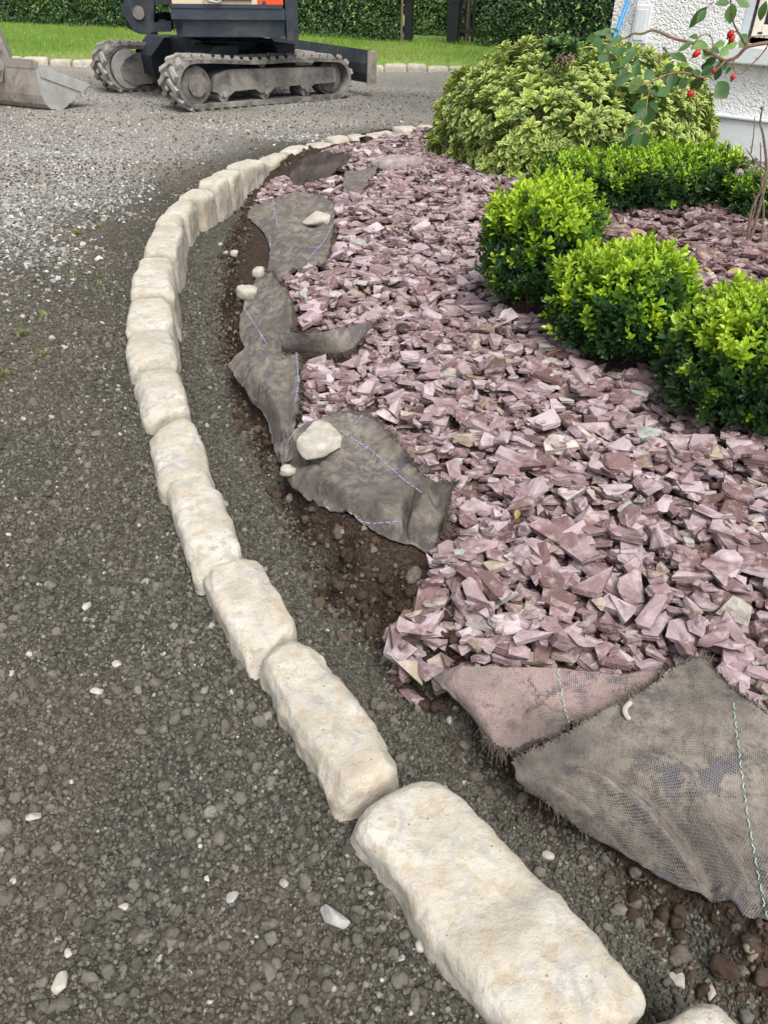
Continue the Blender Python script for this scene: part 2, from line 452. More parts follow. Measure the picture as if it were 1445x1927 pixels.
def m_simple(name, col, rough=.6, metal=0, spec=.4, var=.25, scale=20, bump=.2, dirt=None, dirtamt=.5):
    s = NT(name); c = s.coord()
    f = s.noise(c, scale, 5, .65)
    k = s.mix(1.0, col, s.ramp(f, [(.3, 1 - var), (.7, 1 + var)]), 'MULTIPLY')
    if dirt is not None:
        g = s.noise(c, scale * .35, 6, .7, .4)
        k = s.mix(s.ramp(g, [(.62 - .35 * dirtamt, 0), (.85 - .35 * dirtamt, .9)]), k, dirt)
    return s.pbr(k, rough, s.bump(f, bump, .006), metal, spec)
def m_rough_render():
    s = NT('white_roughcast'); c = s.coord()
    v = s.vor(c, 95); v2 = s.vor(c, 48); f = s.noise(c, 60, 4, .65)
    col = s.mix(s.ramp(f, [(.35, .35), (.6, 0)]), (.85, .85, .85), (.70, .70, .72))
    n = s.bump(s.ramp(v, [(0, 1), (.65, 0)]), .6, .010); n = s.bump(s.ramp(v2, [(0, 1), (.6, 0)]), .45, .013, n); n = s.bump(f, .4, .008, n)
    return s.pbr(col, .85, n, spec=.25)

MAT = dict(
    kerb=m_kerb(), ground=m_ground(), slate=m_slate(), fabric=m_fabric('brown_membrane'), fabric_pink=m_fabric('red_dusted_membrane', 1.0),
    crumb=m_crumb('dark_gravel', [(0, (.062, .056, .044)), (.35, (.094, .087, .069)), (.7, (.124, .115, .094)), (.95, (.155, .145, .120)), (.99, (.22, .21, .185)), (1, (.42, .405, .37))]),
    pale=m_crumb('pale_gravel', [(0, (.15, .14, .122)), (.4, (.27, .26, .24)), (.8, (.39, .38, .36)), (1, (.56, .55, .53))]),
    soil=m_crumb('brown_soil', [(0, (.040, .026, .018)), (.5, (.068, .047, .034)), (.8, (.100, .078, .060)), (.95, (.14, .125, .10)), (1, (.27, .24, .20))]),
    grit=m_crumb('plinth_gravel', [(0, (.10, .09, .08)), (.4, (.24, .22, .19)), (1, (.50, .47, .42))]),
    box=m_leaf_box(), var=m_leaf_var(),
    rose=m_leaf_plain('rose_leaf', [(0, (.035, .095, .03)), (.5, (.075, .165, .045)), (.8, (.16, .29, .06)), (.93, (.24, .36, .07)), (1, (.50, .42, .06))], .5, .25),
    hedge=m_leaf_plain('hedge_leaf', [(0, (.016, .042, .012)), (.5, (.042, .10, .022)), (.85, (.095, .185, .04)), (1, (.20, .28, .07))], .42, .12),
    grass=m_leaf_plain('grass_blade', [(0, (.13, .235, .035)), (.5, (.21, .345, .05)), (.8, (.28, .40, .07)), (1, (.40, .40, .17))], .6, .25),
    weed=m_leaf_plain('weed_blade', [(0, (.10, .16, .03)), (.5, (.17, .22, .05)), (1, (.33, .32, .12))], .6, .15),
    lawn=m_simple('turf', (.14, .24, .04), .9, var=.4, scale=9, bump=.4, dirt=(.16, .18, .06), dirtamt=.3),
    bark=m_simple('brown_bark', (.13, .085, .055), .85, var=.4, scale=60, bump=.6),
    cane=m_simple('rose_cane', (.20, .11, .07), .6, var=.35, scale=40, bump=.3, dirt=(.17, .19, .08), dirtamt=.35),
    twig=m_simple('dry_twig', (.19, .135, .105), .8, var=.4, scale=70, bump=.5),
    hip=m_simple('red_hip', (.42, .018, .014), .3, var=.25, scale=60, bump=.05), calyx=m_simple('dark_calyx', (.05, .03, .02), .8),
    render=m_rough_render(), plinth=m_simple('plinth_paint', (.70, .74, .77), .7, var=.05, scale=45, bump=.35),
    sill=m_simple('sill_paint', (.66, .69, .70), .7, var=.08, scale=90, bump=.4), reveal=m_simple('reveal_paint', (.50, .55, .60), .7, var=.05, scale=40),
    cream=m_simple('cream_frame', (.76, .70, .58), .4, var=.03), pvc=m_simple('white_pvc', (.74, .76, .80), .45, var=.03),
    blue=m_simple('blue_plastic', (.015, .26, .72), .35, var=.08), greypole=m_simple('grey_pole', (.20, .25, .29), .4, var=.1),
    black=m_simple('black_paint', (.012, .013, .017), .45, var=.2),
    rubber=m_simple('dusty_rubber', (.22, .205, .185), .95, var=.3, scale=16, bump=.5, dirt=(.42, .405, .375), dirtamt=.6),
    beltin=m_simple('belt_rubber', (.10, .093, .085), .9, var=.4, scale=14, bump=.4, dirt=(.30, .285, .26), dirtamt=.55),
    frame=m_simple('muddy_frame', (.06, .06, .066), .7, var=.4, scale=12, bump=.4, dirt=(.25, .23, .20), dirtamt=.75),
    navy=m_simple('navy_paint', (.036, .048, .066), .42, var=.25, scale=6, bump=.1, dirt=(.135, .125, .11), dirtamt=.42),
    navyframe=m_simple('navy_frame', (.017, .024, .035), .55, var=.3, scale=10, bump=.2, dirt=(.085, .08, .07), dirtamt=.35),
    orange=m_simple('orange_paint', (.68, .085, .025), .4, var=.1, scale=8, bump=.05), creamp=m_simple('cream_paint', (.62, .52, .36), .5, var=.1, scale=8, dirt=(.35, .28, .2), dirtamt=.2),
    steel=m_simple('worn_steel', (.37, .375, .37), .55, metal=.25, var=.18, scale=14, bump=.25, dirt=(.30, .275, .24), dirtamt=.4),
    rust=m_simple('rusty_steel', (.14, .085, .06), .75, var=.4, scale=14, bump=.35, dirt=(.32, .30, .265), dirtamt=.85),
    chrome=m_simple('bright_rod', (.45, .45, .45), .25, metal=.9, var=.05),
    glass=m_simple('window_glass', (.03, .035, .04), .05, spec=.8, var=0, bump=0),
    thread=m_simple('blue_thread', (.34, .42, .76), .6, var=.5, scale=300, bump=0), gthread=m_simple('green_thread', (.33, .50, .40), .6, var=.4, scale=200, bump=0),
    fray=m_simple('frayed_fibre', (.085, .068, .055), .9, var=.5, scale=120, bump=0),
    wstone=m_simple('off_white_stone', (.39, .365, .315), .85, var=.3, scale=28, bump=.5, dirt=(.28, .25, .20), dirtamt=.5),
    boulder=m_simple('purple_grey_stone', (.27, .225, .225), .85, var=.45, scale=22, bump=.7, dirt=(.20, .13, .12), dirtamt=.4),
    gstone=m_simple('grey_stone', (.30, .29, .275), .85, var=.4, scale=30, bump=.5),
    deadleaf=m_leaf_plain('dead_leaf', [(0, (.10, .05, .025)), (.5, (.22, .12, .05)), (1, (.40, .30, .12))], .7, .15),
    cladblack=m_simple('dark_membrane', (.028, .026, .025), .9, var=.5, scale=20, bump=.6, dirt=(.09, .065, .05), dirtamt=.6),
)
# ------------------------------------------------------------------ ground sheet
def axis(*segs):
    out = []
    for a, b, st in segs:
        n = max(1, int(round((b - a) / st))); out += list(np.linspace(a, b, n, endpoint=False))
    return np.array(out + [segs[-1][1]])
gx = axis((-70, -12, 6), (-12, -5, .5), (-5, -2.2, .06), (-2.2, -1.3, .022), (-1.3, 1.3, .0125), (1.3, 3, .05), (3, 12, .5), (12, 70, 6))
gy = axis((-30, -2, 4), (-2, .15, .2), (.15, 2.4, .0125), (2.4, 4.2, .02), (4.2, 7, .035), (7, 10, .06), (10, 16, .5), (16, 90, 6))
XX, YY = np.meshgrid(gx, gy)
xf, yf = XX.ravel(), YY.ravel()
near = (np.abs(xf) < 6) & (yf > -1) & (yf < 12)
zf = np.zeros_like(xf); zf[near] = gz(xf[near], yf[near], True)
edge = np.maximum(np.clip((np.abs(xf) - 4) / 2, 0, 1), np.maximum(np.clip((yf - 10.5) / 1.5, 0, 1), np.clip((-.2 - yf) / .8, 0, 1)))
zf = zf * (1 - edge) + (.03 * (xf > 3)) * edge * 0
dk = sdist(xf, yf, kerb_line); tf = sdist(xf, yf, foot_line)
def pale_amount(x, y, dk):
    n = n2(x, y, 1.3, 31, 3); m = n2(x, y, 4.5, 35, 2)
    a = .78 * sstep(.15, .95, -dk + .2 * m) * sstep(1.4, 3.9, y + .7 * m)
    streak = sstep(.0, .5, n2(x * .5, y, 1.6, 77, 2) + .25)
    a = a * np.where(y > 4.9, .25 + .75 * streak, 1.0) * np.clip(.95 + .55 * n, .3, 1)
    a = np.maximum(a, .9 * sstep(.55, .2, np.hypot((x + .55) / 1.2, (y - 6.4) / .45)))
    return np.clip(a, 0, 1)
def mixc(a, b, t): return a + (b - a) * t[:, None]
dark = np.array([.064, .062, .050]); soil = np.array([.046, .032, .023]); far = np.array([.27, .257, .23]); tren = np.array([.088, .085, .070]); warm = np.array([.105, .085, .065])
pale = pale_amount(xf, yf, dk)
tone = np.tile(dark, (len(xf), 1))
tone = mixc(tone, warm, np.clip(.35 + .9 * n2(xf, yf, 2.6, 41, 3), 0, .8) * sstep(0, .3, -dk))
tone = mixc(tone, far, sstep(.15, .9, -dk) * sstep(2.2, 5.2, yf) * np.clip(.8 + .35 * n2(xf, yf, 1.1, 43, 3), .3, 1))
tone = mixc(tone, tren, sstep(-.02, .05, dk))
tone = mixc(tone, soil, sstep(-.03, .02, tf + .05 * n2(xf, yf, 8, 47, 3)))
red = np.array([.17, .105, .095])
tone = mixc(tone, red, sstep(.24, .40, tf) * .8)
pale = pale * (dk < 0)
nx, ny = len(gx), len(gy)
ii = (np.arange(ny - 1)[:, None] * nx + np.arange(nx - 1)[None]).ravel()
GF = np.stack([ii, ii + 1, ii + nx + 1, ii + nx], 1)
ground = mk('ground', np.stack([xf, yf, zf], 1), GF, MAT['ground'], attrs={'tone': np.hstack([tone, np.ones((len(tone), 1))]), 'pale': pale}, smooth=True)
tag(ground, 'gravel drive with a dug trench and the soil of the planting bed', None, None, 'structure')

# ------------------------------------------------------------------ kerb stones
def quad_stone(name, q, zt, zb, seed, rad=.028, det=1.0, bulge=(0, 0), label='', cat='kerb stone', group=None, mat='kerb', amp=1.0, dip=None):
    """q: world xy of far-left, far-right, near-right, near-left corners of the top"""
    q = np.array(q, float); FL, FR, NR, NL = q
    L = .5 * (np.linalg.norm(FL - NL) + np.linalg.norm(FR - NR)); Wd = .5 * (np.linalg.norm(FL - FR) + np.linalg.norm(NL - NR)); Hh = zt - zb
    nx_ = max(5, int(Wd / .009 * det)); ny_ = max(6, int(L / .009 * det)); nz_ = max(5, int(Hh / .012 * det))
    V, F = cubegrid(nx_, ny_, nz_)
    h = np.array([Wd / 2, L / 2, Hh / 2]); S = V * h
    r = min(rad, min(h) * .85)
    # rows closer together near the edges
    qd = np.clip(S, -(h - r), h - r); d = S - qd; dl = np.linalg.norm(d, axis=1)[:, None]
    S = qd + d / np.maximum(dl, 1e-9) * r * (dl > 0)
    off = np.array([seed * 7.31, seed * 3.17, seed * 5.77])
    nrm = d / np.maximum(dl, 1e-9)
    disp = .0048 * vnoise(S * 7 + off, 1) + .0024 * fbm(S * 20 + off, 2, 5) + .0016 * fbm(S * 70 + off, 2, 9) - .004 * np.clip(vnoise(S * 13 + off, 33) - .35, 0, 1)
    cr = np.random.default_rng(seed * 13 + 7)                      # knocked-off corners and split faces
    for _ in range(16):
        pn = np.array([cr.choice([-1, 1]) * cr.uniform(.2, 1), cr.uniform(-.9, .9) * (1 if cr.uniform() < .6 else 2.2), cr.uniform(.15, 1)]); pn /= np.linalg.norm(pn)
        sup = np.abs(pn) @ (h - r) + r
        dd_ = S @ pn - (sup - cr.uniform(.002, .013)); S = S - pn[None] * np.maximum(dd_, 0)[:, None]
    S = S + nrm * (disp * amp)[:, None]
    rough_side = (1 - np.abs(nrm[:, 2])) ; S = S + nrm * (.005 * amp * rough_side * fbm(S * np.array([30, 30, 14]) + off, 2, 15))[:, None]
    u = S[:, 0] / Wd + .5; v = S[:, 1] / L + .5         # v=0 near, 1 far
    XY = (NL[None] * ((1 - u) * (1 - v))[:, None] + NR[None] * (u * (1 - v))[:, None] + FR[None] * (u * v)[:, None] + FL[None] * ((1 - u) * v)[:, None])
    side = (FR - FL) / np.linalg.norm(FR - FL)
    bw = 4 * v * (1 - v)
    XY = XY + side[None] * (np.where(u > .5, (u - .5) * 2 * bulge[1], -(.5 - u) * 2 * bulge[0]) * bw)[:, None]
    zz = S[:, 2] + (zt + zb) / 2
    low = sstep(.5, -1, S[:, 2] / h[2])
    XY = XY + (XY - q.mean(0)) * (low * .05)[:, None]
    if dip: zz = zz - dip[1] * np.exp(-((v - dip[0]) / .10) ** 2) * sstep(.0, 1, S[:, 2] / h[2] + .3) * (0.4 + .6 * u)
    c = q.mean(0); loc = (c[0], c[1], zb)
    o = mk(name, np.stack([XY[:, 0], XY[:, 1], zz], 1), F, MAT[mat], loc=loc, smooth=True)
    return tag(o, label, cat, group)
def pq(c, z=KT): return [P(x, y, z)[:2] for x, y in c]
KG = 'cream kerb stones edging the bed'
manual = [
 ([(1216, 1915), (1345, 1862), (1560, 2090), (1430, 2220)], .075, (0, 0), 'rounded end of a kerb stone just showing at the bottom edge of the photo', None),
 ([(652, 1530), (805, 1440), (1236, 1880), (1015, 1995)], .088, (.005, .016), 'largest and nearest whole kerb stone, long with a dip across its top', (.48, .013)),
 ([(480, 1222), (572, 1186), (757, 1428), (640, 1512)], .086, (.006, .008), 'second large kerb stone from the front, with a small white chip scar on top', None),
 ([(370, 1062), (482, 1033), (560, 1176), (468, 1246)], .083, (.004, .004), 'square-cornered kerb stone whose near end overlaps the chip-scarred one', None),
 ([(308, 900), (385, 870), (460, 1034), (364, 1080)], .090, (.002, .006), 'kerb stone pitted with small holes at its narrow far end', None),
 ([(276, 806), (358, 768), (404, 900), (302, 918)], .084, (.004, .008), 'wedge-shaped kerb stone behind the pitted one, widening towards the front', None),
 ([(245, 688), (331, 675), (359, 766), (270, 788)], .088, (.002, .002), 'kerb stone with a raised rounded lip on its right side, facing the narrow membrane strip', None),
 ([(235, 622), (323, 611), (333, 678), (243, 690)], .090, (0, 0), 'broad kerb stone at the leftmost bend of the curved row', None),
 ([(241, 555), (319, 549), (327, 609), (236, 622)], .086, (0, 0), 'kerb stone just behind the leftmost bend, level with the rounded loose stone', None),
 ([(251, 508), (326, 503), (327, 553), (244, 556)], .092, (0, 0), 'flat square-topped kerb stone standing a little proud of its neighbours', None),
 ([(263, 478), (322, 476), (326, 506), (253, 510)], .080, (0, 0), 'thin short kerb stone wedged between two bigger ones on the bend', None),
]
i0 = 1
rk = np.random.default_rng(5)
for k, (c, zt, bl, lab, dip) in enumerate(manual):
    Q = np.array(pq(c, zt))
    if k >= 5: Q = np.array([Q[0] + (Q[3] - Q[0]) * .06, Q[1] + (Q[2] - Q[1]) * .06, Q[2] + (Q[1] - Q[2]) * .045, Q[3] + (Q[0] - Q[3]) * .045])
    zt += (.0, .0, .0, .0, .0, .004, -.006, .008, -.005, .010, -.008)[k]
    quad_stone('kerb_stone', Q, zt, -.16, k + 1, rad=.026, det=1.5 if k < 4 else 1.0, bulge=bl, label=lab, group=KG, dip=dip)
far_labels = ['long kerb stone with a tall lit inner face where the row turns uphill', 'short brown-streaked kerb stone squeezed in beyond the tall lit one',
 'blocky kerb stone beside the far end of the upper membrane sheet', 'small kerb stone with a sharp inner corner in the middle of the far bend',
 'kerb stone with a split inner face on the far bend, trench soil against it', 'narrow kerb stone just before the largest one of the far bend',
 'longest kerb stone of the far bend, bright on its inner face', 'pale smooth kerb stone following the longest one of the far bend', 'ochre-stained kerb stone beside the dark turned-up membrane',
 'kerb stone just past the ochre-stained one, its foot under slate', 'little kerb stone set before the gap with black membrane', 'small kerb stone touching the black scrap of membrane',
 'long low kerb stone near the far end of the row', 'kerb stone next to the last visible one, half buried in slate', 'last kerb stone before the row passes behind the variegated bush']
nrmv = lambda a: a / np.linalg.norm(a)
for k in range(11, len(KW) - 1):
    a, b = KW[k], KW[k + 1]
    ta = nrmv(KW[k + 1] - KW[k - 1]); tb = nrmv(KW[min(k + 2, len(KW) - 1)] - KW[k])
    na = np.array([ta[1], -ta[0]]); nb = np.array([tb[1], -tb[0]])       # to the right = bed side
    wd = .066 + .010 * rk.uniform(-1, 1)
    g = .015
    sh = rk.uniform(-.013, .013)
    a2, b2 = a + (b - a) * g / .2, b - (b - a) * g / .2
    q = [b2 - nb * (wd - sh), b2 + nb * (wd + sh), a2 + na * (wd + sh), a2 - na * (wd - sh)]
    lab = far_labels[min(k - 11, 14)] if k - 11 < 15 else 'kerb stone of the curved row hidden behind the variegated bush'
    quad_stone('kerb_stone', q, KT + rk.uniform(-.022, .018), -.18, k + 20, rad=.024, det=.75, label=lab, group=KG)

# ------------------------------------------------------------------ loose gravel: small stones placed on the terrain
def crumb_templates(n, sub, seed, flat=.75):
    r = np.random.default_rng(seed); out = []
    for k in range(n):
        V, F = ico(sub)
        V = V * r.uniform(.7, 1.15, 3) * np.array([1, 1, flat])
        V = V * (1 + .32 * vnoise(V * 1.3 + k * 9.1, k) + .18 * vnoise(V * 2.6 + k, k + 50) + .09 * vnoise(V * 6 + k, k + 70))[:, None]
        out.append((V, F))
    return out
def shard_templates(n, seed):
    r = np.random.default_rng(seed); out = []
    for k in range(n):
        p = r.normal(size=(11, 3)); p /= np.linalg.norm(p, axis=1)[:, None]
        out.append(hull(p * np.array([1, .75, .55]) * r.uniform(.8, 1.1, (11, 1))))
    return out
def clod_templates(n, seed):
    r = np.random.default_rng(seed); out = []
    for k in range(n):
        V, F = ico(3)
        V = V * r.uniform(.65, 1.2, 3) * np.array([1, 1, .75])
        V = V * (1 + .38 * vnoise(V * 1.5 + k * 9.1, k) + .22 * vnoise(V * 3.3 + k, k + 50) + .12 * vnoise(V * 7 + k, k + 80))[:, None]
        out.append((V, F))
    return out
def source_collection(key, temps, mat, smooth):
    c = bpy.data.collections.new(key)
    for k, (V, F) in enumerate(temps):
        o = bpy.data.objects.new('%s_%02d' % (key, k), mesh('%s_%02d' % (key, k), V, F, mat, None, smooth)); c.objects.link(o)
    return c
def gn_scatter(name, pos, scale, euler, idx, coll, label, cat):
    me = bpy.data.meshes.new(name); me.vertices.add(len(pos)); me.vertices.foreach_set('co', pos.astype(np.float32).ravel())
    me.attributes.new('scl', 'FLOAT', 'POINT').data.foreach_set('value', scale.astype(np.float32))
    me.attributes.new('rot', 'FLOAT_VECTOR', 'POINT').data.foreach_set('vector', euler.astype(np.float32).ravel())
    me.attributes.new('idx', 'INT', 'POINT').data.foreach_set('value', idx.astype(np.int32))
    o = link(name, me)
    g = bpy.data.node_groups.new(name, 'GeometryNodeTree')
    g.interface.new_socket('Geometry', in_out='INPUT', socket_type='NodeSocketGeometry'); g.interface.new_socket('Geometry', in_out='OUTPUT', socket_type='NodeSocketGeometry')
    N, Lk = g.nodes, g.links
    gi, go = N.new('NodeGroupInput'), N.new('NodeGroupOutput')
    ci = N.new('GeometryNodeCollectionInfo'); ci.inputs['Collection'].default_value = coll; ci.inputs['Separate Children'].default_value = True; ci.inputs['Reset Children'].default_value = True
    ip = N.new('GeometryNodeInstanceOnPoints'); ip.inputs['Pick Instance'].default_value = True
    def at(nm, ty):
        a = N.new('GeometryNodeInputNamedAttribute'); a.data_type = ty; a.inputs['Name'].default_value = nm; return a.outputs['Attribute']
    er = N.new('FunctionNodeEulerToRotation')
    Lk.new(at('rot', 'FLOAT_VECTOR'), er.inputs[0])
    Lk.new(gi.outputs[0], ip.inputs['Points']); Lk.new(ci.outputs[0], ip.inputs['Instance'])
    Lk.new(at('idx', 'INT'), ip.inputs['Instance Index']); Lk.new(er.outputs[0], ip.inputs['Rotation']); Lk.new(at('scl', 'FLOAT'), ip.inputs['Scale'])
    Lk.new(ip.outputs[0], go.inputs[0])
    md = o.modifiers.new('scatter', 'NODES'); md.node_group = g
    return tag(o, label, cat, None, 'stuff')
def in_view(x, y, margin=120):
    p, d = proj(np.stack([x, y, np.zeros_like(x)], 1))
    return (d > .2) & (p[:, 0] > -margin) & (p[:, 0] < 1445 + margin) & (p[:, 1] > -20) & (p[:, 1] < 1927 + margin * 1.5)
def cast(n, x0, x1, y0, y1):
    x = rng.uniform(x0, x1, n); y = rng.uniform(y0, y1, n); m = in_view(x, y, 620); return x[m], y[m]
def place(groups, key, sunk=.25):
    """groups: list of (x, y, size) -> one scattered object"""
    x = np.concatenate([g[0] for g in groups]); y = np.concatenate([g[1] for g in groups]); s = np.concatenate([g[2] for g in groups])
    z = gz(x, y, True) + s * (.5 - sunk) * .8
    return np.stack([x, y, z], 1), s, rng.uniform(0, 6.283, (len(x), 3)) * np.array([.12, .12, 1])
round_t = crumb_templates(7, 3, 3) + [(v * .95, f) for v, f in shard_templates(3, 33)]; lump_t = crumb_templates(8, 2, 4); shard_t = shard_templates(8, 5)
C_dark = source_collection('gravel_lump', round_t, MAT['crumb'], True)
C_pale = source_collection('pale_chip', shard_t, MAT['pale'], False)
C_soil = source_collection('soil_lump', clod_templates(8, 6), MAT['soil'], True)
C_grit = source_collection('grit', shard_templates(6, 8), MAT['grit'], False)
def band(dens, y0, y1, x0, x1, smin, smax, keep, pw=2.2):
    n = int(dens * (y1 - y0) * (x1 - x0)); x, y = cast(n, x0, x1, y0, y1)
    d = sdist(x, y, kerb_line); t = sdist(x, y, foot_line)
    k = keep(x, y, d, t); m = rng.uniform(size=len(x)) < k
    x, y = x[m], y[m]
    s = smin + (smax - smin) * rng.uniform(size=len(x)) ** pw
    return x, y, s
on_drive = lambda x, y, d, t: ((d < -.058) * (1 - .5 * pale_amount(x, y, d)) + ((d > .058) & (t < .02)) * 1.0)
on_drive_old = lambda x, y, d, t: (d < -.058).astype(float) + ((d > .058) & (t < .02)) * 1.0
clump = lambda x, y: np.clip(.55 + .9 * n2(x, y, 7, 61, 2), .05, 1)
G1 = [band(24000, .10, 1.15, -1.5, 1.2, .0024, .0058, on_drive, 1.4),
      band(2100, .1, 1.5, -1.9, 1.3, .0060, .0150, lambda x, y, d, t: on_drive(x, y, d, t) * clump(x, y) * np.where(d > 0, .45, 1), 2.0),
      band(12000, 1.15, 2.2, -2.2, .6, .0032, .0068, on_drive, 1.5), band(1200, 1.5, 3.2, -2.8, .6, .007, .0145, lambda x, y, d, t: on_drive(x, y, d, t) * clump(x, y), 2.4),
      band(3600, 2.2, 3.8, -3.3, .1, .005, .0095, on_drive, 1.8), band(1200, 3.8, 5.6, -4, .6, .005, .011, on_drive, 1.6), band(160, 5.6, 9, -5, 3, .006, .012, on_drive, 1.6)]
pos, s, e = place(G1, 'd', .32)
e = rng.uniform(0, 6.283, (len(s), 3))
gn_scatter('gravel', pos, s, e, rng.integers(0, 10, len(s)), C_dark, 'dark damp gravel and crumbs covering the drive and the trench floor', 'gravel')
pk = lambda x, y, d, t: (d < -.06) * pale_amount(x, y, d)
G2 = [band(2300, 2.0, 3.2, -3.2, 0, .005, .018, pk, 1.5), band(2700, 3.2, 4.6, -4.2, 0, .005, .0215, pk, 1.5), band(2000, 4.6, 7.2, -5, 2, .006, .017, pk, 1.6), band(420, 7.2, 9.4, -6, 3, .007, .015, pk, 1.5),
      band(75, .25, 3, -2, .6, .0035, .009, lambda x, y, d, t: on_drive(x, y, d, t), 2.2)]
pos, s, e = place(G2, 'p')
gn_scatter('pale_gravel', pos, s, e, rng.integers(0, 8, len(s)), C_pale, 'pale limestone chippings strewn over the middle of the drive', 'gravel')
# ------------------------------------------------------------------ weed membrane sheets (control nets: photo px, px, height)
def catmull(Pc, n):
    """resample control points (k, ...) to n along axis 0"""
    k = len(Pc); t = np.linspace(0, k - 1, n); i = np.clip(np.floor(t).astype(int), 0, k - 2); f = (t - i).reshape((-1,) + (1,) * (Pc.ndim - 1))
    p = lambda j: Pc[np.clip(j, 0, k - 1)]
    a, b, c, d = p(i - 1), p(i), p(i + 1), p(i + 2)
    return .5 * ((2 * b) + (-a + c) * f + (2 * a - 5 * b + 4 * c - d) * f ** 2 + (-a + 3 * b - 3 * c + d) * f ** 3)
SHEETS = []
def membrane(net, label, mat='fabric', nu=70, nv=60, wrinkle=.004, folds=(), fray=(), threads=(), gthreads=(), seed=1, hem=.006, jag=.004, flen=.02, fn=260):
    net = np.array([[P(a, b, c) for a, b, c in row] for row in net])           # rows, cols, 3
    S = catmull(net, nv); S = catmull(S.transpose(1, 0, 2), nu).transpose(1, 0, 2)   # nv, nu, 3
    u = np.linspace(0, 1, nu)[None].repeat(nv, 0); v = np.linspace(0, 1, nv)[:, None].repeat(nu, 1)
    V = S.reshape(-1, 3); uu, vv = u.ravel(), v.ravel()
    z = V[:, 2].copy()
    o = seed * 3.3
    wv1 = vnoise(np.stack([V[:, 0] * 11 + V[:, 1] * 5 + o, V[:, 1] * 7 - V[:, 0] * 3, V[:, 2] * 3], 1), seed + 20)
    z += wrinkle * fbm(np.stack([V[:, 0] * 9 + o, V[:, 1] * 9, V[:, 2] * 3], 1), 2, seed) + wrinkle * .5 * vnoise(V * 34 + o, seed + 7)
    z += wrinkle * 1.5 * ((1 - np.abs(wv1)) ** 3 - .4) + wrinkle * .5 * ((1 - np.abs(vnoise(V * 24 + o, seed + 23))) ** 3 - .4)
    for (u0, v0, u1, v1, hgt, wd) in folds:
        d = np.array([u1 - u0, v1 - v0]); ll = d @ d
        t = np.clip(((uu - u0) * d[0] + (vv - v0) * d[1]) / ll, 0, 1)
        dist = np.hypot(uu - u0 - t * d[0], vv - v0 - t * d[1])
        z += hgt * np.exp(-(dist / wd) ** 2) * sstep(0, .2, t + .05) * sstep(1, .8, t - .05)
    V[:, 2] = np.maximum(z, gz(V[:, 0], V[:, 1], True) + .011)
    ed = np.minimum.reduce([uu, 1 - uu, vv, 1 - vv]); el = sstep(.03, 0, ed)
    V[:, 0] += jag * el * (vnoise(V * 60, seed + 3) + 1.6 * vnoise(V * 22, seed + 5)); V[:, 1] += jag * el * (vnoise(V * 60 + 9, seed + 4) + 1.6 * vnoise(V * 22 + 5, seed + 6))
    du = np.linalg.norm(np.diff(S, axis=1), axis=2).mean(0); dv = np.linalg.norm(np.diff(S, axis=0), axis=2).mean(1)
    cu = np.concatenate([[0], np.cumsum(du)])[None].repeat(nv, 0).ravel(); cv = np.concatenate([[0], np.cumsum(dv)])[:, None].repeat(nu, 1).ravel()
    ii = (np.arange(nv - 1)[:, None] * nu + np.arange(nu - 1)[None]).ravel()
    F = np.stack([ii, ii + nu, ii + nu + 1, ii + 1], 1)
    c = V.mean(0)
    root = empty('weed_membrane', c, label, 'membrane', 'pieces of weed membrane along the bed edge')
    # cloth with real thickness: top skin, under skin, rim
    th = np.array([0, 0, .003]); n = len(V)
    top = V; bot = V - th
    b = np.concatenate([np.arange(nu), np.arange(1, nv) * nu + nu - 1, (nv - 1) * nu + np.arange(nu - 2, -1, -1), np.arange(nv - 2, 0, -1) * nu])
    b2 = np.roll(b, -1)
    FF = np.vstack([F, F[:, ::-1] + n, np.stack([b, b2, b2 + n, b + n], 1)])
    cl = np.stack([cu, cv, 0 * cu], 1)
    ob = mk('cloth', np.vstack([top, bot]) - c, FF, MAT[mat], root, attrs={'cloth': np.vstack([cl, cl])}, smooth=True)
    px, dep = proj(V)
    def thread(line, mt, wd=.0012, name='thread'):
        pts = []
        line = np.array(line, float)
        seg = np.linalg.norm(np.diff(line, axis=0), axis=1); tt = np.concatenate([[0], np.cumsum(seg)])
        ts = np.arange(0, tt[-1], 1.6)
        lx = np.interp(ts, tt, line[:, 0]); ly = np.interp(ts, tt, line[:, 1])
        m = MB(); P0 = []
        for a, bq in zip(lx, ly):
            dd = (px[:, 0] - a) ** 2 + (px[:, 1] - bq) ** 2; near4 = np.argsort(dd)[:4]
            wg = 1 / (dd[near4] + 1); P0.append((V[near4] * wg[:, None]).sum(0) / wg.sum() + [0, 0, .0035])
        P0 = np.array(P0)
        ln = np.concatenate([[0], np.cumsum(np.linalg.norm(np.diff(P0, axis=0), axis=1))])
        step = .0065; k = max(3, int(ln[-1] / step)); q = np.stack([np.interp(np.linspace(0, ln[-1], k), ln, P0[:, j]) for j in range(3)], 1)
        T = np.gradient(q, axis=0); T /= np.linalg.norm(T, axis=1)[:, None] + 1e-9; sd = np.cross(T, [0, 0, 1.0])
        q = q + sd * ((np.arange(k) % 2) * 2 - 1)[:, None] * wd * 1.1
        for a_ in range(0, k - 2, 3): m.tube(q[a_:a_ + 3], wd * .85, 4)
        m.build(name, MAT[mt], root, None) if False else None
        o = mk(name, np.vstack(m.V) - c, m.F, MAT[mt], root)
        return o
    for l in threads: thread(l, 'thread')
    for l in gthreads: thread(l, 'gthread')
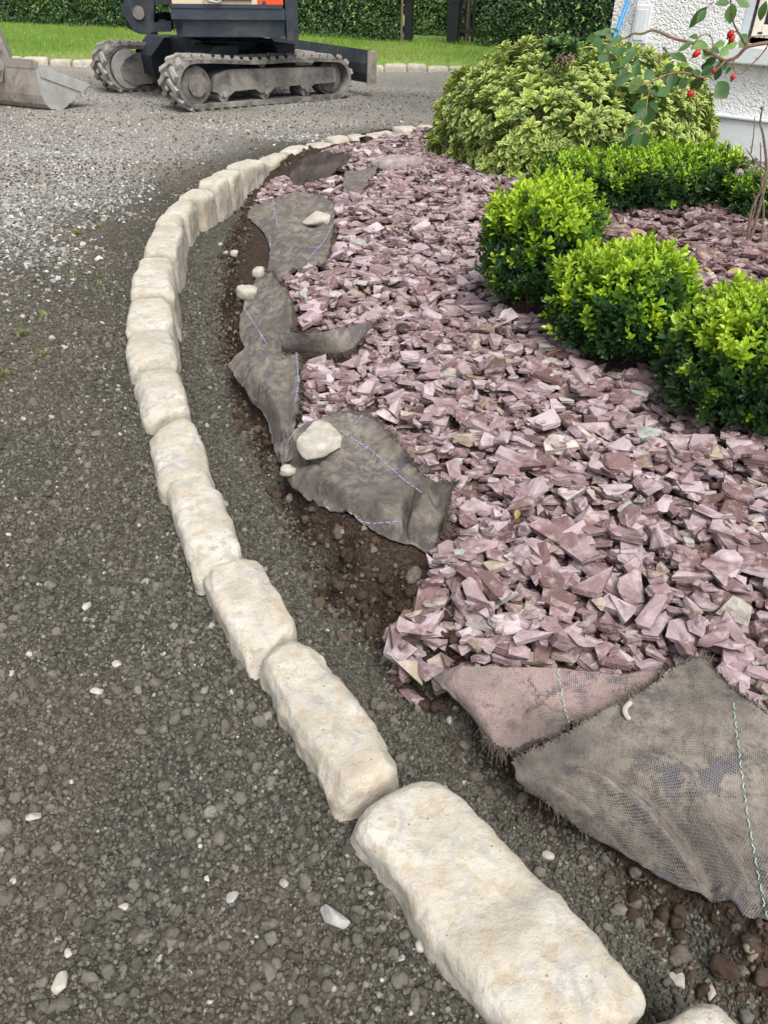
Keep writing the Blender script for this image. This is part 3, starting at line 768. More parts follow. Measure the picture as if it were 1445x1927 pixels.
    if fray:
        r = np.random.default_rng(seed); m = MB()
        for (side, a0, a1) in fray:
            for q in r.uniform(a0, a1, int(fn * (a1 - a0))):
                if side in 'tb':
                    j = int(q * (nu - 1)); i = 0 if side == 't' else nv - 1; i2 = 3 if side == 't' else nv - 4
                else:
                    i = int(q * (nv - 1)); j = 0 if side == 'l' else nu - 1
                p = V[i * nu + j]; inn = V[(i2 if side in 'tb' else i) * nu + (j if side in 'tb' else (3 if side == 'l' else nu - 4))]
                d = p - inn; d /= np.linalg.norm(d) + 1e-9; d = d + r.normal(0, .45, 3); d[2] += .15; d /= np.linalg.norm(d)
                L = flen * 1.5 * r.uniform(.3, 1.2); s2 = p - d * .006 + [0, 0, .001]
                m.tube([s2, s2 + d * L * .55, s2 + d * L + [0, 0, -.15 * L]], [.0011, .0009, .0004], 3, False)
        o = mk('frayed_threads', np.vstack(m.V) - c, m.F, MAT['fray'], root); o['kind'] = 'stuff'
    # outline in plan, used to keep slate from growing through the cloth
    SHEETS.append((V[b][:, :2], V, (nv, nu)))
    return root
membrane([[(958, 1432, .055), (1085, 1366, .085), (1205, 1302, .105), (1312, 1238, .125), (1400, 1318, .115), (1500, 1380, .11), (1620, 1440, .11)],
          [(962, 1440, .05), (1090, 1410, .085), (1210, 1380, .10), (1320, 1350, .115), (1420, 1410, .11), (1520, 1460, .105), (1640, 1530, .10)],
          [(966, 1450, .045), (1085, 1455, .075), (1200, 1470, .09), (1310, 1480, .095), (1420, 1540, .09), (1530, 1590, .09), (1660, 1660, .085)],
          [(972, 1465, .035), (1075, 1502, .05), (1180, 1535, .06), (1280, 1565, .065), (1390, 1620, .065), (1500, 1690, .06), (1660, 1780, .055)],
          [(985, 1482, .02), (1065, 1540, .0), (1165, 1600, .0), (1262, 1655, .0), (1345, 1695, .005), (1450, 1775, .0), (1640, 1930, .0)]],
         'large grey-brown woven weed membrane spread at the bottom right below the slate', nu=110, nv=90, wrinkle=.006,
         folds=((.14, .45, .62, 1.0, .022, .03), (.24, .40, .72, .98, -.018, .03), (.36, .35, .80, .95, .016, .035), (.55, .55, .9, 1.0, -.014, .03), (.05, .5, .4, 1.0, -.012, .025)),
         fray=(('t', .02, 1.0), ('b', 0, .25)), gthreads=([(1378, 1325), (1390, 1430), (1405, 1540), (1425, 1650), (1443, 1740)],), seed=1, fn=420, flen=.016)
membrane([[(810, 1280, .04), (862, 1258, .075), (960, 1256, .085), (1060, 1260, .09), (1160, 1270, .09), (1265, 1262, .10)],
          [(835, 1300, .045), (880, 1300, .07), (965, 1300, .07), (1060, 1300, .075), (1150, 1305, .075), (1235, 1295, .08)],
          [(870, 1335, .03), (910, 1345, .055), (970, 1345, .055), (1050, 1340, .06), (1130, 1335, .065), (1210, 1320, .07)],
          [(905, 1368, .02), (932, 1398, .035), (975, 1405, .045), (1040, 1385, .055), (1115, 1360, .06), (1190, 1335, .065)]],
         'flat red-dusted membrane lying between the slate and the large grey-brown sheet', mat='fabric_pink', nu=60, nv=40, wrinkle=.007,
         fray=(('b', 0, 1), ('r', 0, 1)), gthreads=([(1050, 1262), (1056, 1310), (1066, 1350), (1078, 1385)],), seed=2)
membrane([[(556, 800, .085), (622, 776, .115), (690, 780, .12), (748, 830, .12), (797, 890, .12), (856, 918, .170)],
          [(528, 835, .05), (600, 830, .085), (672, 848, .085), (740, 880, .095), (795, 915, .11), (840, 962, .150)],
          [(530, 880, .03), (590, 882, .062), (640, 910, .098), (705, 938, .118), (772, 966, .125), (826, 1000, .095)],
          [(545, 915, .0), (600, 950, .02), (655, 985, .035), (720, 1020, .04), (775, 1045, .025), (815, 1078, .0)]],
         'big sagging membrane weighed down by the largest white stone, blue stitching across it', nu=100, nv=90, wrinkle=.009,
         folds=((.76, .40, .80, 1.05, -.055, .020), (.84, .3, .90, 1.0, .02, .05), (.66, .35, .95, .6, .02, .06), (.05, .55, .55, .5, -.025, .06), (.1, .8, .7, .75, .02, .08)),
         fray=(('t', .15, 1), ('r', 0, 1)), threads=([(640, 812), (700, 850), (760, 905), (797, 932)], [(598, 962), (618, 970), (628, 968)], [(650, 982), (700, 987), (758, 983)], [(585, 790), (600, 786)], [(668, 800), (682, 783)]), seed=3, fn=380)
membrane([[(462, 652, .05), (515, 648, .075), (562, 668, .09)], [(432, 688, .0), (500, 700, .07), (566, 715, .09)], [(470, 745, .0), (522, 760, .075), (560, 770, .085)],
          [(506, 800, .0), (532, 815, .05), (552, 815, .075)], [(516, 850, .0), (534, 870, .03), (552, 862, .06)]],
         'narrow dark membrane strip running down the bank between trench and slate', nu=60, nv=90, wrinkle=.010,
         folds=((.3, .1, .55, 1, .016, .12), (.75, .2, .7, .9, -.012, .1)), threads=([(556, 650), (560, 690), (562, 720), (556, 760)],), fray=(('r', 0, .6),), seed=4)
membrane([[(490, 508, .065), (515, 512, .085), (548, 560, .10)], [(460, 575, .045), (502, 580, .08), (552, 595, .105)], [(450, 620, .03), (492, 630, .065), (548, 632, .10)], [(462, 655, .03), (505, 664, .06), (536, 668, .075)]],
         'brown frayed membrane scrap held by the rounded loose stone', nu=60, nv=60, wrinkle=.010, folds=((.9, .2, .95, .8, .02, .1),), fray=(('r', 0, 1), ('t', 0, 1)), threads=([(458, 578), (475, 605), (492, 632), (505, 652)],), seed=5, fn=380)
membrane([[(528, 626, .150), (590, 628, .170), (640, 618, .165), (715, 603, .145)], [(532, 648, .11), (592, 644, .135), (650, 638, .14), (705, 612, .13)], [(536, 668, .06), (585, 660, .095), (650, 664, .115), (672, 648, .11)]],
         'pointed membrane flap standing up out of the slate like a small tent', nu=50, nv=24, wrinkle=.004, fray=(('r', 0, 1), ('b', .4, 1)), seed=6)
membrane([[(490, 383, .075), (540, 362, .10), (592, 364, .105), (628, 378, .10)], [(467, 407, .055), (530, 405, .095), (580, 405, .10), (628, 415, .105)], [(500, 445, .055), (540, 445, .09), (585, 450, .095), (624, 452, .105)],
          [(508, 488, .05), (540, 490, .08), (580, 490, .095), (607, 500, .10)], [(502, 520, .045), (520, 530, .075), (548, 516, .085), (580, 494, .095)]],
         'upper tan membrane sheet with an angular white stone lying on it', nu=70, nv=70, wrinkle=.009, folds=((.0, .35, .6, .42, .012, .06), (.2, .8, .9, .8, .014, .08)), fray=(('b', 0, 1), ('r', .3, 1)),
         threads=([(514, 378), (518, 405), (524, 430)], [(508, 445), (510, 470)], [(628, 420), (610, 455), (578, 492)]), seed=7, fn=420)
membrane([[(575, 290, .15), (612, 285, .175), (662, 300, .15)], [(552, 312, .09), (602, 306, .14), (648, 314, .13)], [(542, 352, .04), (575, 348, .08), (606, 340, .09)]],
         'black turned-up membrane edge over dark soil beside the ochre kerb stone', mat='cladblack', nu=44, nv=40, wrinkle=.021, jag=.012, fray=(('b', 0, 1),), seed=8)
membrane([[(650, 322, .105), (680, 318, .115), (712, 312, .125)], [(646, 345, .10), (670, 345, .105), (700, 338, .11)], [(648, 362, .095), (668, 362, .10), (690, 352, .105)]],
         'grey membrane patch among the slate left of the big grey boulder', nu=26, nv=26, wrinkle=.006, seed=9)
membrane([[(676, 258, .13), (690, 255, .135), (702, 258, .13)], [(678, 266, .09), (692, 266, .10), (704, 266, .10)]],
         'small black scrap of membrane on the far kerb row', mat='cladblack', nu=14, nv=12, wrinkle=.004, seed=10)

# ------------------------------------------------------------------ crumbly soil of the cut bank (kept off the cloth)
def bank(x, y, d, t):
    k = ((t > -.05) & (t < .15)) * np.clip(1.0 - np.abs(t - .045) / .10, 0, 1) * np.clip(.7 + .8 * n2(x, y, 5, 83, 2), 0, 1)
    for poly, V, sh in SHEETS:
        c = poly.mean(0); k = k * ~in_poly(x, y, [tuple(c + (q - c) * 1.03) for q in poly])
    return k
G3 = [band(14000, .3, 2.2, -.7, 1.2, .0028, .008, bank, 1.5), band(3200, .5, 2.4, -.7, 1.0, .007, .021, bank, 1.8), band(6000, 2.2, 6, -1.2, .6, .004, .012, bank, 1.8), band(420, 2.2, 6, -1.2, .6, .012, .022, bank, 1.6)]
pos, s, e = place(G3, 's', .35); e = rng.uniform(0, 6.283, (len(s), 3))
gn_scatter('soil_clods', pos, s, e, rng.integers(0, 8, len(s)), C_soil, 'brown crumbly soil of the cut bank beside the trench', 'soil')

# ------------------------------------------------------------------ slate mulch
slate_px = [(1900, 1640), (1445, 1365), (1385, 1325), (1320, 1250), (1240, 1275), (1100, 1275), (960, 1265), (870, 1265), (805, 1245), (735, 1205), (735, 1170), (785, 1120),
            (810, 1075), (835, 1000), (850, 930), (800, 895), (745, 830), (690, 785), (640, 775), (575, 800), (552, 775), (568, 690), (640, 665), (655, 640), (562, 600), (548, 560),
            (540, 525), (575, 500), (612, 480), (630, 400), (618, 372), (560, 360), (505, 372), (475, 388), (480, 372), (530, 330), (590, 300), (650, 278), (720, 260), (820, 247), (900, 242), (1000, 240)]
slate_poly = [tuple(P(x, y, .07)[:2]) for x, y in slate_px] + [(3.6, 9), (3.6, 1.0)]
SL = np.random.default_rng(21)
def chip_templates(n, kind):
    out = []
    for k in range(n):
        m = SL.integers(8, 12); p = SL.normal(size=(m * 2, 3)); p /= np.linalg.norm(p, axis=1)[:, None]
        if kind == 'flat':
            a = np.sort(SL.uniform(0, 6.283, SL.integers(5, 8))); rr = SL.uniform(.80, 1.03, len(a))
            o1 = np.stack([np.cos(a) * rr, np.sin(a) * rr * SL.uniform(.60, .92), np.full(len(a), .17)], 1)
            o2 = o1 * np.array([SL.uniform(.85, 1.08), SL.uniform(.85, 1.1), 1]) + np.array([SL.uniform(-.12, .12), SL.uniform(-.1, .1), -.34])
            o1[:, 2] += SL.uniform(-.07, .09, len(a)); o2[:, 2] += SL.uniform(-.06, .06, len(a))
            V, F = hull(np.vstack([o1, o2, o1.mean(0) + [0, 0, .06]]))
        else:
            V, F = hull(np.sign(p[:m]) * np.abs(p[:m]) ** .7 * np.array([1, SL.uniform(.6, .85), SL.uniform(.32, .48)]))
        V = V * np.array([1, 1, SL.uniform(.6, 1.1)]); out.append((V, F, {'loc': V * .04 + SL.uniform(0, 9, 3)}))
    return out
TEMP = chip_templates(34, 'flat') + chip_templates(16, 'block')
PLANTS = []      # (x, y, radius) filled in below before the mulch is laid
# ------------------------------------------------------------------ plants: where they stand
def plant_at(cx, cy, halfw_px, top_y, z=.07):
    """centre of the foot, radius from a width in the photo, height from the photo's top line"""
    p = P(cx, cy, z); _, d = proj(p[None]); r = halfw_px * d[0] / FPX
    lo, hi = 0.02, 2.0
    for _ in range(40):
        m = (lo + hi) / 2; q, _d = proj(np.array([[p[0], p[1], z + m]]))
        if q[0, 1] > top_y: lo = m
        else: hi = m
    return p, r, lo
BOX = [  # centre px, half width, top, label, base tint
    dict(c=(1000, 590), hw=102, top=346, lab='bright lime box shrub at the left corner of the low hedge'),
    dict(c=(1150, 668), hw=128, top=478, lab='middle box shrub in front, two-toned with lime tips over dark green'),
    dict(c=(1388, 785), hw=157, top=562, lab='nearest box shrub, cut off by the right edge of the photo'),
    dict(c=(1105, 390), hw=112, top=296, lab='back-row box shrub just behind the lime corner shrub'),
    dict(c=(1215, 393), hw=105, top=288, lab='middle box shrub of the back row below the variegated bush'),
    dict(c=(1312, 390), hw=72, top=282, lab='back-row box shrub nearest the white house wall'),
    dict(c=(1425, 415), hw=75, top=338, lab='low dark box shrub behind the bare rose stems'),
]
for b in BOX:
    b['p'], b['r'], b['h'] = plant_at(*b['c'], b['hw'], b['top'])
    PLANTS.append((b['p'][0], b['p'][1], b['r'] * .72))
VARP, VARR, VARH = plant_at(1062, 300, 264, 58)
PLANTS.append((VARP[0], VARP[1], VARR * .75))

# ------------------------------------------------------------------ loose stones lying about
def loose_stone(px, py, wpx, label, mat='wstone', z=None, dims=(1, .8, .55), seed=1, group=None, name='loose_stone', cat='stone', ang=0, sharp=False, rest=.0):
    p = G(px, py) if z is None else P(px, py, z)
    _, d = proj(p[None]); r = wpx * d[0] / FPX / 2
    rr = np.random.default_rng(seed)
    if sharp:
        q = rr.normal(size=(13, 3)); q /= np.linalg.norm(q, axis=1)[:, None]; V, F = hull(q)
        bm = bmesh.new(); vs_ = [bm.verts.new(v) for v in V]
        for f in F: bm.faces.new([vs_[i] for i in f])
        bmesh.ops.subdivide_edges(bm, edges=bm.edges, cuts=3, use_grid_fill=True); bmesh.ops.triangulate(bm, faces=bm.faces)
        bmesh.ops.smooth_vert(bm, verts=bm.verts, factor=.5, use_axis_x=True, use_axis_y=True, use_axis_z=True); bmesh.ops.recalc_face_normals(bm, faces=bm.faces)
        bm.verts.index_update(); V = np.array([v.co[:] for v in bm.verts]); F = np.array([[v.index for v in f.verts] for f in bm.faces]); bm.free()
    else:
        V, F = ico(4 if wpx > 40 else 3)
        V = np.sign(V) * np.abs(V) ** .8
        V = V * (1 + .22 * vnoise(V * 1.1 + seed * 5.1, seed) + .07 * vnoise(V * 3 + seed, seed + 9) + .02 * vnoise(V * 9 + seed, seed + 19))[:, None]
    V = V * np.array(dims) / max(abs((V * np.array(dims))[:, 0].max()), 1e-6) * r
    c, s = math.cos(ang), math.sin(ang); V = V @ np.array([[c, -s, 0], [s, c, 0], [0, 0, 1]]).T
    zb = V[:, 2].min()
    o = link(name, mesh(name, V, F, MAT[mat], None, not sharp), None, (p[0], p[1], p[2] - zb * (.72 - rest)))
    return tag(o, label, cat, group)
q = [P(556, 852, .088), P(576, 868, .086), P(612, 864, .086), P(645, 844, .09), P(642, 824, .092), P(562, 826, .10), P(600, 800, .10),
     P(560, 822, .122), P(596, 786, .132), P(622, 791, .130), P(644, 822, .118), P(606, 842, .120), P(578, 846, .112)]
V, F = hull([tuple(v) for v in q]); bm = bmesh.new(); vs_ = [bm.verts.new(v) for v in V]
for f in F: bm.faces.new([vs_[i] for i in f])
bmesh.ops.subdivide_edges(bm, edges=bm.edges, cuts=5, use_grid_fill=True); bmesh.ops.triangulate(bm, faces=bm.faces)
for _ in range(3): bmesh.ops.smooth_vert(bm, verts=bm.verts, factor=.5, use_axis_x=True, use_axis_y=True, use_axis_z=True)
bmesh.ops.recalc_face_normals(bm, faces=bm.faces); bm.verts.index_update(); V = np.array([v.co[:] for v in bm.verts]); F = np.array([[v.index for v in f.verts] for f in bm.faces]); bm.free()
c = V.mean(0); V = V + (V - c) / np.linalg.norm(V - c, axis=1)[:, None] * (.004 * vnoise(V * 30, 3) + .0016 * vnoise(V * 90, 4))[:, None]
tag(mk('loose_stone', V, F, MAT['wstone'], loc=(c[0], c[1], V[:, 2].min()), smooth=True), 'largest loose white stone, holding down the big sagging membrane', 'stone')
loose_stone(597, 424, 50, 'angular white stone lying on the upper tan membrane', z=.098, dims=(1, .7, .62), seed=12, sharp=True, ang=.1)
loose_stone(466, 562, 42, 'rounded pinkish-buff stone holding the frayed membrane scrap', z=.055, dims=(1, .85, .75), seed=7, ang=.3)
loose_stone(488, 520, 22, 'small white stone wedged at the top of the frayed membrane scrap', z=.06, dims=(1, .8, .8), seed=8)
loose_stone(541, 893, 34, 'small buff stone at the edge of the big sagging membrane, below the white stone', z=.03, dims=(1, .8, .7), seed=9)
loose_stone(752, 322, 96, 'broad grey-purple boulder half buried in the far slate', mat='boulder', z=.085, dims=(1, .6, .34), seed=10, ang=-.1)
loose_stone(128, 440, 24, 'brownish stone by the first weed tufts', mat='gstone', seed=11) if False else None
PEB = [(183, 1306, 26, 'white angular chip on the dark gravel left of the chip-scarred kerb stone', 1), (114, 1852, 42, 'white and bluish sharp stone in the bottom left corner', 1), (64, 1540, 28, 'flat white stone near the left edge below the midline', 0),
       (136, 1472, 14, 'small white wedge-shaped chip right of the flat white stone', 1), (440, 1692, 26, 'pale grey pebble on the dark gravel left of the largest kerb stone', 0), (632, 1722, 42, 'grey angular stone next to the largest kerb stone', 1),
       (795, 1780, 34, 'long white shell-like chip against the foot of the largest kerb stone', 0), (1275, 1845, 30, 'white chip in the trench right of the near end of the largest kerb stone', 0), (1337, 1873, 30, 'white rounded pebble in the trench near the bottom right corner', 0),
       (1030, 1612, 24, 'white pebble touching the trench side of the largest kerb stone', 0), (845, 1358, 18, 'white pebble on the trench floor beside the red-dusted membrane', 0), (221, 1252, 20, 'small bar-shaped white chip level with the square-cornered kerb stone', 1),
       (22, 1270, 16, 'white pebble at the left edge, level with the bar-shaped chip', 0), (150, 1200, 0, '', 0), (130, 1932, 0, '', 0), (234, 1710, 20, 'pale buff pebble in the lower left gravel', 0), (390, 1655, 12, 'tiny white chip above the pale grey pebble', 1),
       (775, 1905, 18, 'pale pebble at the bottom edge left of the largest kerb stone', 0), (130, 1795, 18, 'buff pebble just above the white and bluish sharp stone', 0), (755, 1805, 16, 'grey-blue pebble left of the shell-like chip', 0), (536, 1665, 24, 'grey rounded pebble between the pale grey pebble and the kerb', 0),
       (128, 1575, 0, '', 0), (575, 510, 0, '', 0), (165, 1145, 18, 'brownish-white chip left of the square-cornered kerb stone', 0), (26, 1660, 14, 'small white pebble near the lower left edge', 0)]
for k, (x, y, wd, lab, sh) in enumerate(PEB):
    if wd: loose_stone(x, y, wd, lab, mat='wstone' if 'grey' not in lab or 'white' in lab else 'gstone', seed=60 + k, sharp=bool(sh) or k % 3 != 0, dims=(1, .6 + .3 * ((k * 37) % 10) / 10, .55), ang=k * 1.7, name='pebble', rest=-.12, cat='pebble', group='pale pebbles on the dark gravel')
for k, (x, y, wd, lab) in enumerate([(428, 480, 14, 'small white pebble on the trench floor below the tall lit kerb stone'), (443, 482, 17, 'pinkish pebble at the foot of the bank, next to a small white one'), (415, 463, 10, 'tiny white pebble furthest up the trench floor')]):
    loose_stone(x, y, wd, lab, seed=90 + k, dims=(1, .8, .7), name='pebble', cat='pebble', group='pale pebbles on the dark gravel')

# ------------------------------------------------------------------ laying the slate: each chip comes to rest on those below it
cell = .010; hx0, hy0 = -1.2, .55; nxh, nyh = 460, 680
hxv, hyv = np.meshgrid(hx0 + (np.arange(nxh) + .5) * cell, hy0 + (np.arange(nyh) + .5) * cell, indexing='ij')
HM = gz(hxv.ravel(), hyv.ravel()).reshape(nxh, nyh)
def chip_spots(n, smin, smax, pw):
    x = SL.uniform(-1.1, 3.3, n); y = SL.uniform(.9, 7.0, n)
    m = in_view(x, y, 450) & in_poly(x, y, slate_poly)
    ed = np.ones(len(x), bool)
    for poly, V, sh in SHEETS:
        pl_ = [tuple(q) for q in poly]
        for ox, oy in ((0, 0), (.024, 0), (-.024, 0), (0, .024), (0, -.024)): m &= ~in_poly(x + ox, y + oy, pl_)
    for (a, b, r) in PLANTS: m &= (x - a) ** 2 + (y - b) ** 2 > (r * .9) ** 2
    wall_side = (x - 2.0) * .62 + (y - 4.75) * .78 < -.05
    m &= wall_side | (x < 1.0)
    x, y = x[m], y[m]
    return x, y, smin + (smax - smin) * SL.uniform(size=len(x)) ** pw
xa, ya, sa = chip_spots(34000, .010, .022, 1.3)
xb, yb, sb = chip_spots(26000, .018, .036, 1.2)
xc, yc, sc_ = chip_spots(17000, .028, .057, 1.5)
xd, yd, sd2 = chip_spots(7000, .012, .026, 1.2)
cx = np.concatenate([xa, xb, xc, xd]); cy = np.concatenate([ya, yb, yc, yd]); cs = np.concatenate([sa, sb, sc_, sd2])
N = len(cx)
ci = SL.integers(0, len(TEMP), N)
tilt = np.abs(SL.normal(0, .24, N)); tilt[SL.uniform(size=N) < .10] *= 2.2
az = SL.uniform(0, 6.283, N)
up = np.stack([np.sin(tilt) * np.cos(az), np.sin(tilt) * np.sin(az), np.cos(tilt)], 1)
RM = frames(up, SL.uniform(0, 6.283, N))
cz = np.zeros(N)
for k in range(N):
    i = int((cx[k] - hx0) / cell); j = int((cy[k] - hy0) / cell); q = max(0, int(cs[k] * .75 / cell))
    i0_, i1_, j0_, j1_ = max(i - q, 0), min(i + q + 1, nxh), max(j - q, 0), min(j + q + 1, nyh)
    if i1_ <= i0_ or j1_ <= j0_: continue
    sub = HM[i0_:i1_, j0_:j1_]
    b = sub.mean() * .7 + sub.max() * .3
    th = cs[k] * .34
    cz[k] = b + th * .35 + cs[k] * math.sin(tilt[k]) * .25
    np.maximum(sub, b + th * .55, out=sub)
T = np.stack([cx, cy, cz], 1)
tint = np.clip(SL.beta(1.7, 1.7, N) * .98, 0, 1); rare = SL.uniform(size=N); tint = np.where(rare < .075, SL.uniform(.86, 1.0, N), tint * .86)
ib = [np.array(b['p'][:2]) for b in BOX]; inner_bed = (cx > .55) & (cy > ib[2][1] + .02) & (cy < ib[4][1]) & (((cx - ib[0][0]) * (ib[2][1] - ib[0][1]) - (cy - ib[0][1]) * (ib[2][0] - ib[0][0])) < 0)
tint = np.where(inner_bed & (tint < .86), tint * .55, tint)      # chips behind the low hedge get a darker tint
# the ones that show largest: near, big and lying uppermost
pp, dd = proj(T)
show = cs / dd * np.where(np.arange(N) < len(xa) + len(xb), 0, 1)
top_i = ((T[:, 0] - hx0) / cell).astype(int).clip(0, nxh - 1); top_j = ((T[:, 1] - hy0) / cell).astype(int).clip(0, nyh - 1)
buried = HM[top_i, top_j] - T[:, 2] > cs * .35
ins = (pp[:, 0] > 15) & (pp[:, 0] < 1430) & (pp[:, 1] < 1915)
show = np.where(buried | ~ins, 0, show)
one = np.argsort(-show)[:300]
rest = np.ones(N, bool); rest[one] = False
ri = np.nonzero(rest)[0]
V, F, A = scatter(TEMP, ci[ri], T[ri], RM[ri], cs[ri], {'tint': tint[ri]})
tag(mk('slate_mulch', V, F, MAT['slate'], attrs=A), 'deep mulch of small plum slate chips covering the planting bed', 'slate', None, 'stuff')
MARKS = [('beside the large grey-brown membrane', P(1340, 1290, .1)), ('above the flat red-dusted membrane', P(1000, 1215, .1)), ('at the lower left slate tip', P(800, 1180, .1)), ('right of the big sagging membrane', P(900, 960, .1)),
         ('below the nearest box shrub', P(1330, 880, .1)), ('below the middle box shrub', P(1160, 770, .1)), ('in the middle of the open slate', P(1060, 920, .1)), ('near the right edge of the lower slate', P(1400, 1080, .1)), ('beside the narrow membrane strip', P(680, 720, .1)),
         ('in the centre of the lower slate', P(1130, 1080, .1)), ('left of the lime corner shrub', P(820, 540, .1)), ('above the big sagging membrane', P(790, 810, .1))]
def chip_place(p): return min(MARKS, key=lambda m: np.hypot(*(m[1] - p)[:2]))[0]
def chip_look(k):
    size = 'large' if cs[k] > .040 else 'medium'
    shape = 'flat' if ci[k] < 34 and tilt[k] < .42 else ('tilted' if ci[k] < 34 else 'blocky')
    col = 'dark plum' if tint[k] < .34 else 'mid-purple' if tint[k] < .56 else 'pale lilac' if tint[k] < .86 else 'brown' if tint[k] < .945 else 'pale greenish-grey'
    return '%s %s %s' % (size, shape, col)
for k in one:
    V, F, A = TEMP[ci[k]]
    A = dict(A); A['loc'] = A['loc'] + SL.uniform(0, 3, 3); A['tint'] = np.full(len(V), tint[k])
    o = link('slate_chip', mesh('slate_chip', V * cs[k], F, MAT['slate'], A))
    o.matrix_world = Matrix.Translation(Vector(T[k])) @ Matrix(RM[k].tolist()).to_4x4()
    lab = '%s slate chip %s' % (chip_look(k), chip_place(T[k]))
    tag(o, lab, 'slate chip', 'large slate chips in the near bed')
# pale gravel strip along the foot of the house
# ------------------------------------------------------------------ leaves and shoots
def leaf(L=1.0, W=.5, fold=.10, curl=.12, tipw=.85, base=.0):
    xs = np.array([0, .16, .38, .62, .84, 1.0]); ws = np.array([.06, .62, 1.0, .95, .55, .0]) * W / 2
    V, e = [], []
    for x, w_ in zip(xs, ws):
        z = -curl * x * x * L + base
        for s, ed in ((-1, 1), (0, 0), (1, 1)):
            V.append((x * L, s * w_ * L if W < 5 else 0, z + abs(s) * fold * w_ * L * 2)); e.append(ed)
    F = []
    for k in range(5):
        for c in (0, 1):
            a = k * 3 + c; F.append((a, a + 1, a + 4, a + 3))
    e = np.array(e, float); e[0:3] = .7; e[15:18] = 1.0
    return np.array(V), np.array(F), e
def leaf_small(L, W, fold=.12, curl=.15):
    V = np.array([(0, 0, 0), (.35, .5 * W, fold * W), (.35, 0, 0), (.35, -.5 * W, fold * W), (.75, .42 * W, fold * W - curl * .5), (.75, 0, -curl * .5), (.75, -.42 * W, fold * W - curl * .5), (1, 0, -curl)], float) * L
    V[:, 1] = V[:, 1]
    F = [np.array([[0, 2, 1], [0, 3, 2], [5, 7, 4], [5, 6, 7]]), np.array([[2, 5, 4, 1], [2, 3, 6, 5]])]
    return V, F
def compose(parts):
    """parts: (V, F list, attrs dict, 3x3, offset) -> template"""
    Vs, G_, At, n = [], {}, {}, 0
    for V, F, A, R_, o in parts:
        Vs.append(V @ np.asarray(R_).T + o)
        for f in (F if isinstance(F, list) else [F]): G_.setdefault(f.shape[1], []).append(f + n)
        for a, q in A.items(): At.setdefault(a, []).append(q)
        n += len(V)
    return np.vstack(Vs), [np.vstack(v) for v in G_.values()], {a: np.concatenate(v) for a, v in At.items()}
PL = np.random.default_rng(77)
def rot_to(d, up=(0, 0, 1)):
    x = np.asarray(d, float); x = x / np.linalg.norm(x); z = np.asarray(up, float) - x * np.dot(up, x); z /= np.linalg.norm(z) + 1e-9
    return np.stack([x, np.cross(z, x), z], 1)
def shoot(npairs, stem, llen, wid, open_=.9, seed=0):
    """stem along +z with opposite leaf pairs"""
    r = np.random.default_rng(seed); parts = []
    V, F = tube_np([[0, 0, -stem * .5], [0, 0, stem * .5], [.04 * stem, 0, stem]], [.0016, .0013, .0008], 4)
    parts.append((V, F, {'tint': np.full(len(V), -.12)}, np.eye(3), np.zeros(3)))
    for k in range(npairs):
        h = stem * (.12 + .88 * k / max(1, npairs - 1)); a0 = (k % 2) * math.pi / 2 + r.uniform(-.3, .3)
        age = k / max(1, npairs - 1)
        for q in (0, 1):
            a = a0 + q * math.pi; el = r.uniform(.15, .55) + age * open_
            d = np.array([math.cos(a) * math.cos(el), math.sin(a) * math.cos(el), math.sin(el)])
            V, F = leaf_small(llen * r.uniform(.75, 1.1) * (1 - .18 * age), wid * r.uniform(.85, 1.1), .16, r.uniform(.03, .16))
            parts.append((V, F, {'tint': np.full(len(V), .10 * age - .05 + r.uniform(-.05, .05))}, rot_to(d), np.array([0, 0, h])))
    return compose(parts)
def superball(n, r):
    """directions over a cushion, from the foot to the top"""
    u = r.uniform(-.30, 1, n); a = r.uniform(0, 6.283, n); c = np.sqrt(1 - u * u)
    return np.stack([c * np.cos(a), c * np.sin(a), u], 1)
SHOOT = [shoot(5, .056, .030, .50, .8, s) for s in range(5)] + [shoot(4, .040, .025, .55, .6, s + 20) for s in range(4)]
SHOOT_FAR = SHOOT
